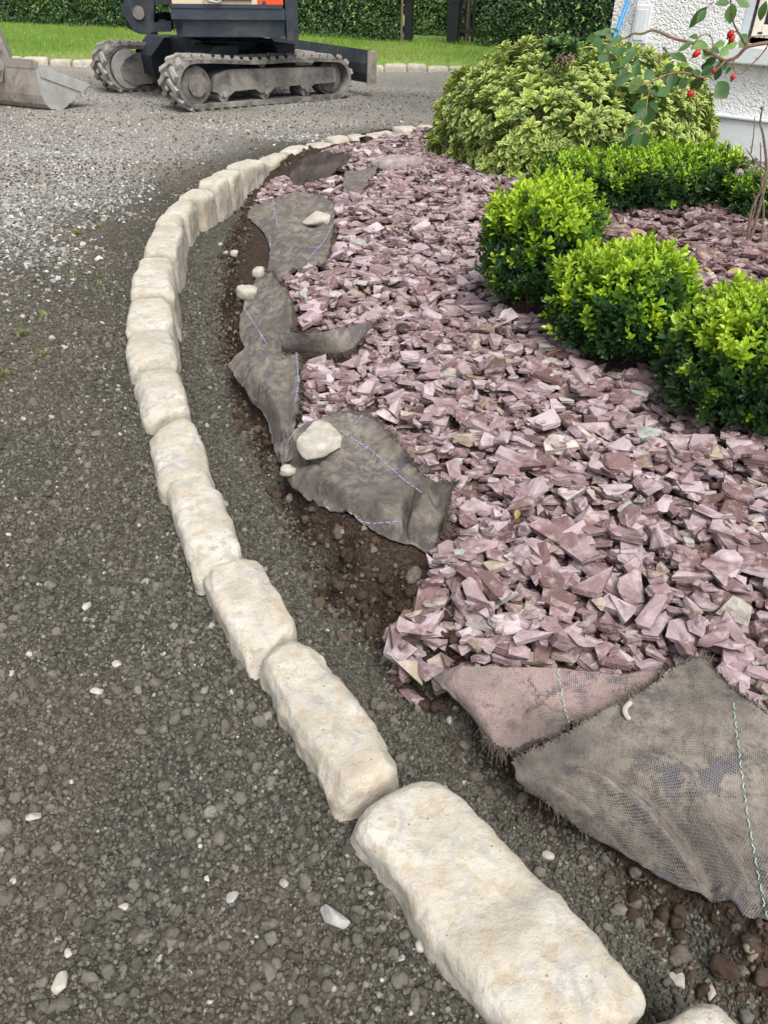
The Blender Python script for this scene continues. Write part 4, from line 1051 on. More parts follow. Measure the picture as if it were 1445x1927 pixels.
def box_shrub(b, nshoot, seed, nparts, dark=0.0, lean=.0):
    r = np.random.default_rng(seed); p, R0, h = b['p'], b['r'], b['h']
    z0 = gz1(p[0], p[1]); root = empty('box_shrub', (p[0], p[1], z0), b['lab'], 'shrub', 'low box shrubs in the slate bed')
    d = superball(nshoot, r)
    ex = 2.6
    nn = (np.abs(d[:, 0]) ** ex + np.abs(d[:, 1]) ** ex + np.abs(d[:, 2]) ** ex) ** (-1 / ex)
    lump = 1 + .15 * vnoise(d * 2.2 + seed, seed) + .10 * vnoise(d * 5 + seed, seed + 5)
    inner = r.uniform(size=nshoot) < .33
    k = nn * lump * np.where(inner, r.uniform(.62, .88, nshoot), r.uniform(.90, 1.0, nshoot))
    hz = (h - .035) / 1.5
    C = np.stack([d[:, 0] * k * R0 * .86, d[:, 1] * k * R0 * .86, hz * .62 + d[:, 2] * k * (hz * .88)], 1)
    C[:, 2] = np.maximum(C[:, 2], .005)
    nz = np.stack([d[:, 0] / R0, d[:, 1] / R0, d[:, 2] / hz], 1); nz /= np.linalg.norm(nz, axis=1)[:, None]
    gr = nz * .65 + np.array([0, 0, .80]) + r.normal(0, .30, (nshoot, 3))
    Rm = frames(gr, r.uniform(0, 6.283, nshoot))
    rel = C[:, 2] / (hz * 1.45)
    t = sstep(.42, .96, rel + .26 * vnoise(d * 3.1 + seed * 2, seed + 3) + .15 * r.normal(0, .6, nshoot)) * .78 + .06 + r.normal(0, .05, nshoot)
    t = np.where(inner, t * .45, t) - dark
    long_ = (r.uniform(size=nshoot) < .16) & ~inner & (rel > .55)
    S = r.uniform(.8, 1.15, nshoot) * np.where(long_, 1.22, 1.0); t = np.where(long_, t + .12, t)
    tw = r.uniform(size=nshoot) < .07; t = np.where(tw & ~inner & (rel < .6), .85 - dark, t)      # single fresh shoots low down
    idx = r.integers(0, len(SHOOT), nshoot)
    W_ = C + [p[0], p[1], z0]
    front = (W_ - CAM) @ _f0
    facing = np.einsum('ij,ij->i', nz, (CAM - W_)) > 0
    order = np.argsort(np.where(facing & ~inner, front, front + 5))
    part = order[:nparts]; rest_ = order[nparts:]
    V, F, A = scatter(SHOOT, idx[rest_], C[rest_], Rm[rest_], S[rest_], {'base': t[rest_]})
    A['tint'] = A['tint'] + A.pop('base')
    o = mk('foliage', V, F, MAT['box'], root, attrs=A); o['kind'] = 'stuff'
    if nparts:
        lv = np.round(np.clip(t, 0, 1) * 7).astype(int); cache = {}
        for q in part:
            key = (idx[q], lv[q])
            if key not in cache:
                V, F, A = SHOOT[idx[q]]; cache[key] = mesh('leafy_shoot', V, F, MAT['box'], {'tint': A['tint'] + lv[q] / 7})
            s_ = link('leafy_shoot', cache[key], root)
            s_.matrix_local = Matrix.Translation(Vector(C[q])) @ Matrix((Rm[q] * S[q]).tolist()).to_4x4()
    m = MB()
    for q in range(26):
        a = r.uniform(0, 6.283); e = np.array([math.cos(a) * R0 * .6 * r.uniform(.2, 1), math.sin(a) * R0 * .6 * r.uniform(.2, 1), h * r.uniform(.35, .75)])
        m.tube([[0, 0, -.03], e * [.35, .35, .5] + [0, 0, .01], e], [.008, .005, .002], 5)
    m.build('stems', MAT['bark'], root)
    return root
for k, b in enumerate(BOX):
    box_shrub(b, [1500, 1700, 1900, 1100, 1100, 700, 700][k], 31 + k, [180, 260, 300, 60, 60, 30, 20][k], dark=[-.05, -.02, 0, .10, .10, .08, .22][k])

# ------------------------------------------------------------------ variegated bush
def rosette(nl, L, seed):
    r = np.random.default_rng(seed); parts = []
    V, F = tube_np([[0, 0, -.10], [0, 0, 0]], [.0035, .0025], 5); parts.append((V, F, {'edge': np.full(len(V), 0.0)}, np.eye(3), np.zeros(3)))
    for k in range(nl):
        a = k * 2.4 + r.uniform(-.2, .2); q = k / (nl - 1); el = .18 + .95 * q + r.uniform(-.12, .12)
        d = np.array([math.cos(a) * math.cos(el), math.sin(a) * math.cos(el), math.sin(el)])
        V, F, e = leaf(L * (1.08 - .5 * q) * r.uniform(.88, 1.08), .50, .22, .10)
        parts.append((V, F, {'edge': e}, rot_to(d), np.array([0, 0, .028 * q - .012])))
    return compose(parts)
ROS = [rosette(n_, .078, 200 + n_ * 3 + q) for q, n_ in enumerate((10, 11, 12, 11, 10, 12))]
def variegated_bush():
    r = np.random.default_rng(91); p = VARP; z0 = gz1(p[0], p[1])
    root = empty('variegated_bush', (p[0], p[1], z0), 'large rounded bush with cream-edged green leaves in front of the white house', 'bush')
    n = 1350
    d = superball(n, r); inner = np.arange(n) > 900
    lump = 1 + .09 * vnoise(d * 2.5 + 3, 6) + .05 * vnoise(d * 6 + 3, 9)
    k = lump * np.where(inner, r.uniform(.6, .86, n), r.uniform(.93, 1.0, n))
    R0, h = VARR * .93, VARH * .92
    C = np.stack([d[:, 0] * k * R0, d[:, 1] * k * R0, h * .27 + d[:, 2] * k * h * .73], 1); C[:, 2] = np.maximum(C[:, 2], .03)
    nz = np.stack([d[:, 0] / R0, d[:, 1] / R0, d[:, 2] / h], 1); nz /= np.linalg.norm(nz, axis=1)[:, None]
    Rm = frames(nz + np.array([0, 0, .75]) + r.normal(0, .2, (n, 3)), r.uniform(0, 6.283, n))
    S = r.uniform(.66, 1.0, n); t = np.clip(.58 + .35 * r.normal(size=n) + .3 * (C[:, 2] / h - .5), 0, 1); idx = r.integers(0, len(ROS), n)
    W_ = C + [p[0], p[1], z0]; facing = np.einsum('ij,ij->i', nz, CAM - W_) > -.2
    order = np.argsort(np.where(facing & ~inner, (W_ - CAM) @ _f0, 99)); part = order[:300]; rest_ = order[300:]
    V, F, A = scatter(ROS, idx[rest_], C[rest_], Rm[rest_], S[rest_], {'tint': t[rest_]})
    mk('foliage', V, F, MAT['var'], root, attrs=A)['kind'] = 'stuff'
    lv = np.round(t * 4).astype(int); cache = {}
    for q in part:
        key = (idx[q], lv[q])
        if key not in cache:
            V, F, A = ROS[idx[q]]; cache[key] = mesh('leaf_rosette', V, F, MAT['var'], {'edge': A['edge'], 'tint': np.full(len(V), lv[q] / 4)})
        o = link('leaf_rosette', cache[key], root); o.matrix_local = Matrix.Translation(Vector(C[q])) @ Matrix((Rm[q] * S[q]).tolist()).to_4x4()
    m = MB()
    for q in range(46):
        e = C[r.integers(0, 900)] * .86
        m.tube([[0, 0, -.05], e * [.3, .3, .45], e * [.75, .75, .85], e], [.018, .012, .007, .004], 6)
    m.build('stems', MAT['bark'], root)
    for q in range(16):                                   # plain green shoots that have lost the pale margin, near the top
        a = PD(1030 + r.uniform(-8, 60), 95 + r.uniform(-18, 22), p[1] - R0 * .62 + r.uniform(-.03, .05)) - np.array([p[0], p[1], z0])
        V, F, A = ROS[q % 6]; o = mk('green_shoot', V * .8, F, MAT['rose'], root, attrs={'tint': .30 + 0 * A['edge'] + .12 * (q % 3)})
        Rq = frames(np.array([[r.normal(0, .3), -.4, 1.0]]), np.array([q * 1.1]))[0]; o.matrix_local = Matrix.Translation(Vector(a)) @ Matrix(Rq.tolist()).to_4x4()
    m = MB()
    for q in range(40):                                   # brown spent flower heads
        a = PD(1062 + r.uniform(-14, 14), 112 + r.uniform(-9, 9), p[1] - R0 * .70 + r.uniform(-.03, .03)) - np.array([p[0], p[1], z0]); m.tube([a, a + r.normal(0, .012, 3)], [.004, .005], 5)
    m.build('spent_flowers', MAT['twig'], root)
    return root
variegated_bush()

# ------------------------------------------------------------------ house
wa, wb = P(1342, 291, .08)[:2], P(1445, 306, .08)[:2]
wdir = (wb - wa) / np.linalg.norm(wb - wa)
wdir = np.array([math.cos(math.radians(-44)), math.sin(math.radians(-44))]) if False else wdir
wn_ = np.array([wdir[1], -wdir[0]])                         # towards the camera
if wn_ @ (-wa) < 0: wn_ = -wn_
def wallhit(px, py, off=0.0):
    d = ray(px, py); o = wa + wn_ * off
    t = ((o - CAM[:2]) @ wn_) / (d[:2] @ wn_); q = CAM + t * d
    return float((q[:2] - wa) @ wdir), float(q[2])
s_c = np.mean([wallhit(1157, 0)[0], wallhit(1149, 48)[0]])
sv0, zv0 = wallhit(1230, 9); sv1, zv1 = wallhit(1193, 80)
s_w0, _ = wallhit(1401, 20); z_sill = wallhit(1400, 84)[1]; z_plt = wallhit(1380, 223)[1]
house = empty('house', (wa[0] + wdir[0] * s_c, wa[1] + wdir[1] * s_c, 0), 'white roughcast house with a smooth pale plinth behind the bushes', 'house', rz=math.atan2(wdir[1], wdir[0]))
# local frame of the house: x along the wall from its corner, -y outwards, z up
sgn = 1.0 if np.cross(np.append(wdir, 0), np.append(-wn_, 0))[2] > 0 else -1.0
L_, DEP, HT = 7.0, 5.0, 3.2
wx0 = s_w0 - s_c; ww = 1.25; wh = 1.15
def hb(m, x0, x1, y0, y1, z0, z1, bev=0.0): return m.box(((x0 + x1) / 2, (y0 + y1) / 2, (z0 + z1) / 2), ((x1 - x0) / 2, (y1 - y0) / 2, (z1 - z0) / 2), None, bev)
m = MB(); hb(m, 0, wx0, 0, .3, -.1, HT); m.build('wall', MAT['render'], house)
m = MB(); hb(m, wx0, wx0 + ww, 0, .3, -.1, z_sill - .09); m.build('wall', MAT['render'], house)
m = MB(); hb(m, wx0, wx0 + ww, 0, .3, z_sill + wh, HT); m.build('wall', MAT['render'], house)
m = MB(); hb(m, wx0 + ww, L_, 0, .3, -.1, HT); m.build('wall', MAT['render'], house)
m = MB(); hb(m, 0, .3, .302, DEP, -.1, HT); hb(m, .302, L_, DEP - .3, DEP, -.1, HT); hb(m, L_ - .3, L_, .302, DEP - .302, -.1, HT); m.build('wall', MAT['render'], house)
m = MB(); hb(m, -.02, L_, -.028, -.002, -.1, z_plt, .008); hb(m, -.028, -.003, -.002, DEP, -.1, z_plt, .008); m.build('plinth', MAT['plinth'], house)
m = MB(); hb(m, -.03, L_, -.045, -.002, z_plt + .001, z_plt + .022, .008); m.build('plinth_capping', MAT['sill'], house)
m = MB(); hb(m, -.3, L_ + .3, -.35, DEP + .3, HT + .002, HT + .14, .01); m.prism([(-.35, .145), (DEP + .3, .145), (DEP / 2, 1.6)], (-.3, 0, HT), (0, 1, 0), (0, 0, 1), (1, 0, 0), 0, L_ + .6); m.build('roof', MAT['gstone'], house)
win = MB(); t_ = .055
yi = .16
hb(win, wx0 + .03, wx0 + .03 + t_, yi, yi + .07, z_sill + .03, z_sill + wh - .03, .008); hb(win, wx0 + ww - .03 - t_, wx0 + ww - .03, yi, yi + .07, z_sill + .03, z_sill + wh - .03, .008)
hb(win, wx0 + .03 + t_, wx0 + ww - .03 - t_, yi + .001, yi + .069, z_sill + .03, z_sill + .03 + t_ * 1.3, .008); hb(win, wx0 + .03 + t_, wx0 + ww - .03 - t_, yi + .001, yi + .069, z_sill + wh - .03 - t_, z_sill + wh - .03, .008)
hb(win, wx0 + ww / 2 - .025, wx0 + ww / 2 + .025, yi + .002, yi + .068, z_sill + .03 + t_ * 1.3, z_sill + wh - .03 - t_, .006)
wf = win.build('window', MAT['cream'], house)
m = MB(); hb(m, wx0 + .03 + t_, wx0 + ww - .03 - t_, yi + .03, yi + .036, z_sill + .1, z_sill + wh - .08); m.build('pane', MAT['glass'], wf)
m = MB(); hb(m, wx0 + .0015, wx0 + .012, .004, .16, z_sill + .004, z_sill + wh - .002); hb(m, wx0 + ww - .012, wx0 + ww - .0015, .004, .16, z_sill + .004, z_sill + wh - .002); m.build('window_reveal', MAT['reveal'], wf)
m = MB(); hb(m, wx0 - .10, wx0 + ww + .1, -.075, -.001, z_sill - .10, z_sill, .010); hb(m, wx0 + .001, wx0 + ww - .001, -.003, .155, z_sill - .089, z_sill - .003); m.build('window_sill', MAT['sill'], house)
a0, a1 = sorted((sv0 - s_c, sv1 - s_c)); a0 = wallhit(1190, 60)[0] - s_c; a1 = wallhit(1224, 40)[0] - s_c; zb_, zt_ = wallhit(1205, 82)[1], wallhit(1215, 9)[1]
vb = MB(); hb(vb, a0, a1, -.022, -.002, zb_, zt_, .006); vo = vb.build('meter_box', MAT['pvc'], house)
m = MB(); hb(m, a0 + .018, a1 - .022, -.028, -.0225, zb_ + .02, zt_ - .025, .004); m.build('meter_door', MAT['pvc'], vo)
def stick(px0, py0, px1, py1, off, label, mat, name, r):
    s0, z0 = wallhit(px0, py0, off); s1, z1 = wallhit(px1, py1, off + .12)
    A_ = np.append(wa + wdir * s0 + wn_ * off, z0); B_ = np.append(wa + wdir * s1 + wn_ * (off + .12), z1)
    d = (A_ - B_) / np.linalg.norm(A_ - B_)
    foot = B_ - d * ((B_[2] - .06) / d[2]); top = A_ + d * .25
    m = MB(); m.cyl(foot - foot, top - foot, r, 14); o = m.build(name, MAT[mat], None, loc=None, smooth=True); o.location = foot
    mm = MB(); tl = top - foot; mm.tube([tl * .998 - d * .10, tl + d * .01], [r * 1.25, r * 1.15], 14); g = mm.build('grip', MAT['black'], o, smooth=True)
    mm = MB(); mm.tube([d * .0, d * .05], [r * 1.5, r * 1.2], 12); mm.build('ferrule', MAT['greypole'], o, smooth=True)
    return tag(o, label, 'pole')
stick(1182, 0, 1162, 53, .10, 'bright blue pole leaning against the white house behind the bush', 'blue', 'leaning_pole', .013)
stick(1197, 0, 1172, 50, .07, 'thin grey pole leaning beside the bright blue one', 'greypole', 'leaning_pole', .008)
# gravel strip at the foot of the wall
q = []
n = 5200
s_ = rng.uniform(s_c - .3, 2.6, n); o_ = rng.uniform(.01, .46, n); gxy = wa + s_[:, None] * wdir + o_[:, None] * wn_
gs = rng.uniform(.007, .018, n)
gp = np.stack([gxy[:, 0], gxy[:, 1], gz(gxy[:, 0], gxy[:, 1], True) + gs * .4 + rng.uniform(0, .012, n)], 1)
gn_scatter('gravel_strip', gp, gs, rng.uniform(0, 6.283, (n, 3)), rng.integers(0, 6, n), C_grit, 'pale gravel strip along the foot of the house wall', 'gravel')

# ------------------------------------------------------------------ rose: canes, leaves and hips hanging in from the right
RD = 2.15
def Z6(x, y): return 1140 + x / 4.738, y / 4.738
def rp(x, y, d=0.0): a, b = Z6(x, y); return PD(a, b, RD + d)
rr_ = np.random.default_rng(17)
rbase = np.array([2.05, 2.35, gz1(2.05, 2.35)])
rose = empty('rose_bush', rbase, 'rose with red hips arching in from the right in front of the variegated bush', 'rose')
def cane(pts, r0, r1, d0=0, d1=0, ext=None):
    k = len(pts); q = np.array([rp(x, y, d0 + (d1 - d0) * i / (k - 1)) for i, (x, y) in enumerate(pts)])
    if ext is not None: q = np.vstack([ext, q])
    q = catmull(q, len(q) * 5) - rbase
    m = MB(); m.tube(q, np.linspace(r0, r1, len(q)), 7)
    for t in range(2, len(q) - 2, 6):
        a = rr_.uniform(0, 6.28); dd_ = np.array([math.cos(a), .2, math.sin(a)]); m.tube([q[t], q[t] + dd_ * .007], [.0016, .0003], 4)
    return m.build('cane', MAT['cane'], rose, smooth=True)
far_in = rp(1445, 380)
cane([(1445, 380), (1330, 400), (1245, 425), (1160, 510), (1060, 545)], .0052, .0038, 0, .02, ext=[rbase + [0, 0, -.05], rbase + [.0, -.02, .35], rp(1900, 290, .05), rp(1650, 335, .02)])
cane([(1060, 545), (940, 480), (780, 390), (600, 340), (430, 270), (320, 300), (240, 300), (170, 340), (40, 365), (-80, 350)], .0042, .0016, .02, .1)
cane([(1060, 545), (960, 640), (860, 690), (700, 650), (560, 660), (400, 730), (300, 760), (220, 740)], .0034, .0012, .02, -.08)
cane([(1245, 405), (1190, 310), (1130, 190), (1110, 20), (1105, -80)], .0026, .0013, .0, -.06)
cane([(1445, 395), (1380, 490), (1270, 600), (1200, 660), (1140, 640)], .0017, .0012, -.02, 0)
cane([(1140, 640), (1130, 560), (1160, 515)], .0012, .0014)
cane([(400, 730), (370, 870), (360, 950), (300, 1130), (280, 1200)], .0014, .0009, -.05, -.1)
cane([(780, 390), (830, 330), (905, 305), (950, 370), (945, 480), (920, 520)], .0012, .0009)
cane([(1445, 320), (1330, 322), (1270, 345), (1245, 405)], .0011, .0014)
cane([(560, 660), (450, 545), (420, 530), (500, 500), (640, 470)], .0013, .0008, -.02, 0)
cane([(860, 690), (800, 780), (720, 880), (540, 990)], .0013, .0008, -.02, .1)
cane([(960, 10), (905, 60), (880, 90)], .0011, .0008)
LEAVES = [(1100, 20, 970, 35, 55), (1155, 0, 1285, 58, 70), (1122, 30, 1100, 215, 84), (905, 62, 725, 250, 62), (890, 85, 808, 208, 58), (775, 372, 635, 465, 50), (735, 335, 830, 345, 55), (905, 402, 770, 415, 85),
 (945, 440, 862, 520, 70), (1060, 385, 958, 408, 50), (1172, 388, 1058, 408, 75), (1085, 425, 1010, 500, 66), (1262, 340, 1180, 430, 74), (1200, 305, 1258, 328, 50), (980, 520, 870, 586, 60), (1000, 540, 1065, 625, 78),
 (962, 590, 838, 685, 80), (1018, 560, 968, 725, 62), (1118, 612, 1050, 650, 45), (872, 700, 738, 805, 82), (985, 732, 1075, 880, 120), (905, 682, 962, 725, 45), (655, 575, 752, 570, 62), (560, 480, 742, 542, 60),
 (495, 430, 580, 470, 52), (612, 588, 495, 640, 64), (600, 650, 580, 785, 92), (700, 612, 775, 670, 62), (800, 620, 825, 685, 50), (722, 700, 648, 790, 72), (562, 780, 455, 862, 82), (622, 790, 636, 895, 55),
 (520, 860, 498, 950, 52), (425, 640, 340, 702, 92), (232, 650, 58, 762, 80), (255, 690, 285, 565, 66), (312, 680, 205, 812, 84), (372, 812, 268, 790, 74), (380, 818, 462, 850, 50), (370, 920, 222, 982, 92), (372, 928, 465, 992, 82),
 (360, 950, 372, 1115, 125), (362, 970, 258, 1062, 82), (292, 1130, 172, 1190, 62), (282, 1160, 148, 1335, 64), (290, 1170, 258, 1312, 74), (330, 1180, 350, 1330, 72), (300, 1150, 382, 1162, 52),
 (60, 352, 0, 305, 62), (150, 332, 55, 382, 66), (130, 425, 108, 520, 100), (60, 402, -5, 452, 66), (192, 372, 205, 442, 50), (285, 460, 108, 602, 58), (-10, 245, 50, 232, 40), (40, 260, -40, 300, 60), (100, 300, 40, 240, 44),
 (-20, 340, -110, 300, 74), (-30, 360, -120, 410, 80), (-60, 372, -50, 480, 84), (-90, 350, -190, 360, 70), (0, 470, -60, 560, 80), (20, 480, 60, 590, 74), (90, 540, 50, 640, 66), (180, 470, 260, 430, 56), (1420, 10, 1370, 190, 60), (1385, 285, 1350, 310, 34),
 (450, 760, 420, 860, 70), (480, 700, 560, 760, 66), (660, 700, 600, 760, 60), (760, 640, 830, 700, 52), (850, 620, 910, 560, 50), (1010, 470, 950, 430, 48), (300, 620, 240, 560, 66), (180, 610, 120, 680, 60)]
tints = [.30, .62, .6, .5, .42, .55, .6, .82, .84, .80, .82, .84, .6, .55, .3, .35, .25, .4, .62, .28, .45, .3, .99, .55]
for k, (x0, y0, x1, y1, wd) in enumerate(LEAVES):
    dz = rr_.uniform(-.05, .06); a = rp(x0, y0, dz); b_ = rp(x1, y1, dz + rr_.uniform(-.03, .03)); d = b_ - a; L = np.linalg.norm(d)
    V, F, e = leaf(1.0, wd * .225 / FPX * 2.1 / L * .98, rr_.uniform(.05, .3), rr_.uniform(-.05, .22))
    upv = np.array([rr_.uniform(-.5, .5), -.75, .65 + rr_.uniform(-.3, .3)])
    t = tints[k] if k < len(tints) else np.clip(rr_.normal(.34, .14), 0, .7)
    V2 = V * L; V2[:, 1] += .03 * L * np.sin(V[:, 0] * 5 + k)
    o = mk('leaflet', V2 @ rot_to(d, upv).T, F, MAT['rose'], rose, attrs={'tint': np.full(len(V), t) - .12 * (1 - e)}, smooth=True); o.location = a - rbase
for (x, y, w_, h_, ang, stem) in [(1105, 308, 60, 70, .5, (1190, 290)), (1115, 352, 52, 66, .4, (1165, 300)), (800, 482, 58, 80, .75, (850, 440)), (955, 632, 30, 44, .0, (960, 600)), (1128, 690, 46, 52, .2, (1140, 645)), (748, 838, 58, 74, .6, (790, 790))]:
    w_ *= .82; h_ *= .82; c = rp(x, y, -.02); V, F = ico(3); V = V * np.array([w_, w_, h_]) * .5 / 4.738 / FPX * 2.15 * (1 + .14 * V[:, 2:3] * 1)
    ca, sa_ = math.cos(ang), math.sin(ang); Rr = np.array([[ca, 0, sa_], [0, 1, 0], [-sa_, 0, ca]])
    o = mk('rose_hip', V @ Rr.T, F, MAT['hip'], rose, smooth=True); o.location = c - rbase
    m = MB(); tip = Rr @ np.array([0, 0, -h_ * .5 / 4.738 / FPX * 2.15])
    for a in range(5): m.tube([tip * .9, tip * 1.25 + np.array([math.cos(a * 1.257), math.sin(a * 1.257), 0]) * .0025], [.0022, .0006], 4)
    m.build('calyx', MAT['calyx'], o)
    st = rp(*stem, 0) - c; m = MB(); m.tube([-tip * .9, st * .6 + [0, 0, .002], st], [.0011, .0009, .0009], 5); m.build('stalk', MAT['cane'], o)

# ------------------------------------------------------------------ bare rose stems at the right edge
db = P(1404, 462, .09); db[2] = gz1(db[0], db[1])
dead = empty('bare_rose', db, 'leafless brown rose stems standing in the inner slate at the right edge', 'rose')
def stem(pts, r0, r1, d=0):
    q = np.array([PD(x, y, db[1] + d) for x, y in pts]) - db
    q[0] = q[0] * [1, 1, 1]
    q = catmull(q, len(q) * 4); m = MB(); m.tube(q, np.linspace(r0, r1, len(q)), 6)
    for t in range(2, len(q) - 1, 3):
        a = rr_.uniform(0, 6.28); m.tube([q[t], q[t] + np.array([math.cos(a), .3, math.sin(a)]) * .012], [.0025, .0004], 4)
    return m.build('stem', MAT['twig'], dead, smooth=True)
stem([(1404, 470), (1420, 420), (1441, 330), (1436, 260), (1430, 232), (1433, 205)], .008, .0035)
stem([(1404, 470), (1412, 400), (1430, 360), (1445, 316), (1480, 310)], .006, .003, -.05)
stem([(1438, 318), (1418, 300), (1402, 279)], .005, .0018); stem([(1412, 290), (1417, 255), (1419, 221)], .0035, .0015)
stem([(1430, 480), (1436, 400), (1432, 340), (1430, 268)], .006, .002, -.1)
stem([(1404, 470), (1406, 440), (1421, 385), (1416, 365)], .0055, .0025, .05); stem([(1404, 468), (1397, 440), (1400, 425)], .004, .002)
stem([(1425, 330), (1410, 312), (1393, 309), (1385, 320)], .0025, .0015)
m = MB()
for a in range(7): m.tube([[0, 0, 0], [math.cos(a) * .012, math.sin(a) * .01, -.012], [math.cos(a) * .02, math.sin(a) * .012, -.03 + .01 * math.sin(a * 3)]], [.004, .006, .001], 5)
o = m.build('withered_leaf', MAT['rust'], dead); o.location = PD(1392, 318, db[1]) - db
o = mk('bud', ico(2)[0] * .008, ico(2)[1], MAT['twig'], dead, smooth=True); o.location = PD(1433, 203, db[1]) - db

# ------------------------------------------------------------------ weed tufts on the drive, dead leaves on the bed
def tuft(px, py, r0, nb, label, seed):
    r = np.random.default_rng(seed); p = G(px, py); V, F, t = [], [], []
    for k in range(nb):
        a = r.uniform(0, 6.28); L = r0 * r.uniform(.5, 1.1); el = r.uniform(.3, 1.2); d = np.array([math.cos(a) * math.cos(el), math.sin(a) * math.cos(el), math.sin(el)]); s = np.array([-math.sin(a), math.cos(a), 0]) * .0014
        o_ = np.array([r.normal(0, .008), r.normal(0, .008), 0]); n0 = len(V)
        mid = o_ + d * L * .55; tip = o_ + d * L * np.array([1, 1, .75])
        V += [o_ - s, o_ + s, mid - s * .8, mid + s * .8, tip]; F += [(n0, n0 + 1, n0 + 3), (n0, n0 + 3, n0 + 2), (n0 + 2, n0 + 3, n0 + 4)]; t += [r.uniform(0, 1)] * 5
    o = mk('weed_tuft', np.array(V), np.array(F), MAT['weed'], attrs={'tint': np.array(t)}); o.location = p
    return tag(o, label, 'weed', 'small weed tufts in the gravel drive')
for k, (x, y, r0, nb, lab) in enumerate([(42, 630, .045, 70, 'biggest grass tuft at the left edge of the gravel drive'), (88, 668, .035, 40, 'small grass tuft just below the biggest one on the drive'), (147, 440, .04, 55, 'bright green tuft among the pale chippings'), (188, 427, .035, 35, 'thin yellowish tuft right of the bright green one'),
        (80, 596, .04, 30, 'wispy tuft just above the biggest grass tuft'), (12, 706, .04, 40, 'grass tuft at the very left edge, lowest on the drive'), (135, 525, .035, 28, 'sparse yellow-green tuft halfway between the bright green and wispy tufts'), (190, 535, .03, 26, 'sparse tuft nearest the leftmost kerb stones'), (8, 590, .03, 26, 'tiny tuft at the left edge level with the wispy one'), (222, 378, .03, 24, 'faint tuft furthest up the pale chippings')]):
    tuft(x, y, r0, nb, lab, 300 + k)
def dead_leaf(px, py, L, label, t, seed, z=None):
    r = np.random.default_rng(seed); p = G(px, py, .05) if z is None else P(px, py, z)
    V, F, e = leaf(L, .5, r.uniform(.1, .5), r.uniform(-.3, .4)); a = r.uniform(0, 6.28)
    V = V @ rot_to([math.cos(a), math.sin(a), .15], [r.normal(0, .3), r.normal(0, .3), 1]).T; V[:, 2] += .012 - V[:, 2].min() * .8
    o = mk('dead_leaf', V, F, MAT['deadleaf'], attrs={'tint': np.full(len(V), t)}); o.location = p
    return tag(o, label, 'dead leaf', 'dead leaves on the bed')
for k, (x, y, L, lab, t) in enumerate([(1180, 442, .07, 'tan dead leaf against the foot of the back box row', .8), (1170, 462, .06, 'yellowish dead leaf in front of the back box row', .95), (1225, 437, .07, 'brown dead leaf under the middle back box shrub', .5), (1262, 455, .05, 'olive dead leaf on the inner slate', .6),
        (1335, 520, .06, 'pale dead leaf on the inner slate by the nearest box shrub', 1.0), (1290, 462, .05, 'orange-brown dead leaf on the inner slate', .55), (1365, 518, .055, 'straw-coloured leaf strip on the inner slate', 1.0), (1310, 448, .05, 'dark brown curled leaf below the back box row', .2), (970, 985, .03, 'small orange leaf between the near slate chips', .8), (1100, 832, .03, 'cream dry leaf on the middle of the slate', 1.0)]):
    dead_leaf(x, y, L, lab, t, 400 + k)
dl = dead_leaf(660, 902, .018, 'tiny curled brown leaf lying on the big sagging membrane', .4, 420, .095)
V, F = tube_np(catmull(np.array([P(1188, 1320, .112), P(1177, 1330, .113), P(1176, 1342, .112), P(1184, 1355, .110)]), 14), np.array([.002] + [.0052] * 12 + [.002]), 6)
V[:, 2] = V[:, 2] * .5 + V[:, 2].mean() * .5
tag(mk('pale_shaving', V, F, MAT['wstone'], loc=V.mean(0), smooth=True), 'pale crescent-shaped shaving on the large grey-brown membrane', 'shaving')
# ------------------------------------------------------------------ lawn, far kerb, hedges, gate
kL, kR = P(40, 122, 0)[:2], P(905, 126, 0)[:2]
kd = (kR - kL) / np.linalg.norm(kR - kL); kn = np.array([-kd[1], kd[0]])
hL, hR = P(0, 42, .05)[:2], P(905, 86, .05)[:2]
hd = (hR - hL) / np.linalg.norm(hR - hL); hn = np.array([-hd[1], hd[0]])
A0, A1 = kL - kd * 9 + kn * .08, kR + kd * 8 + kn * .08
nx_, ny_ = 60, 14
lv, lf = [], []
B0, B1 = A0 + kn * 14, A1 + kn * 14
u, v = np.meshgrid(np.linspace(0, 1, nx_), np.linspace(0, 1, ny_) ** 1.3)
lx = (A0[None] * ((1 - u) * (1 - v)).reshape(-1, 1) + A1[None] * (u * (1 - v)).reshape(-1, 1) + B0[None] * ((1 - u) * v).reshape(-1, 1) + B1[None] * (u * v).reshape(-1, 1))
lz = .045 + .012 * n2(lx[:, 0], lx[:, 1], .8, 71, 2)
ii = (np.arange(ny_ - 1)[:, None] * nx_ + np.arange(nx_ - 1)[None]).ravel()
LF = np.stack([ii, ii + 1, ii + nx_ + 1, ii + nx_], 1)
fr = np.arange(nx_); LV = np.vstack([np.column_stack([lx, lz]), np.column_stack([lx[:nx_], np.full(nx_, -.12)])])
LF = np.vstack([LF, np.stack([fr[:-1] + nx_ * ny_, fr[1:] + nx_ * ny_, fr[1:], fr[:-1]], 1)])
tag(mk('lawn', LV, LF, MAT['lawn'], smooth=True), 'strip of bright green lawn beyond the drive', None, None, 'structure')
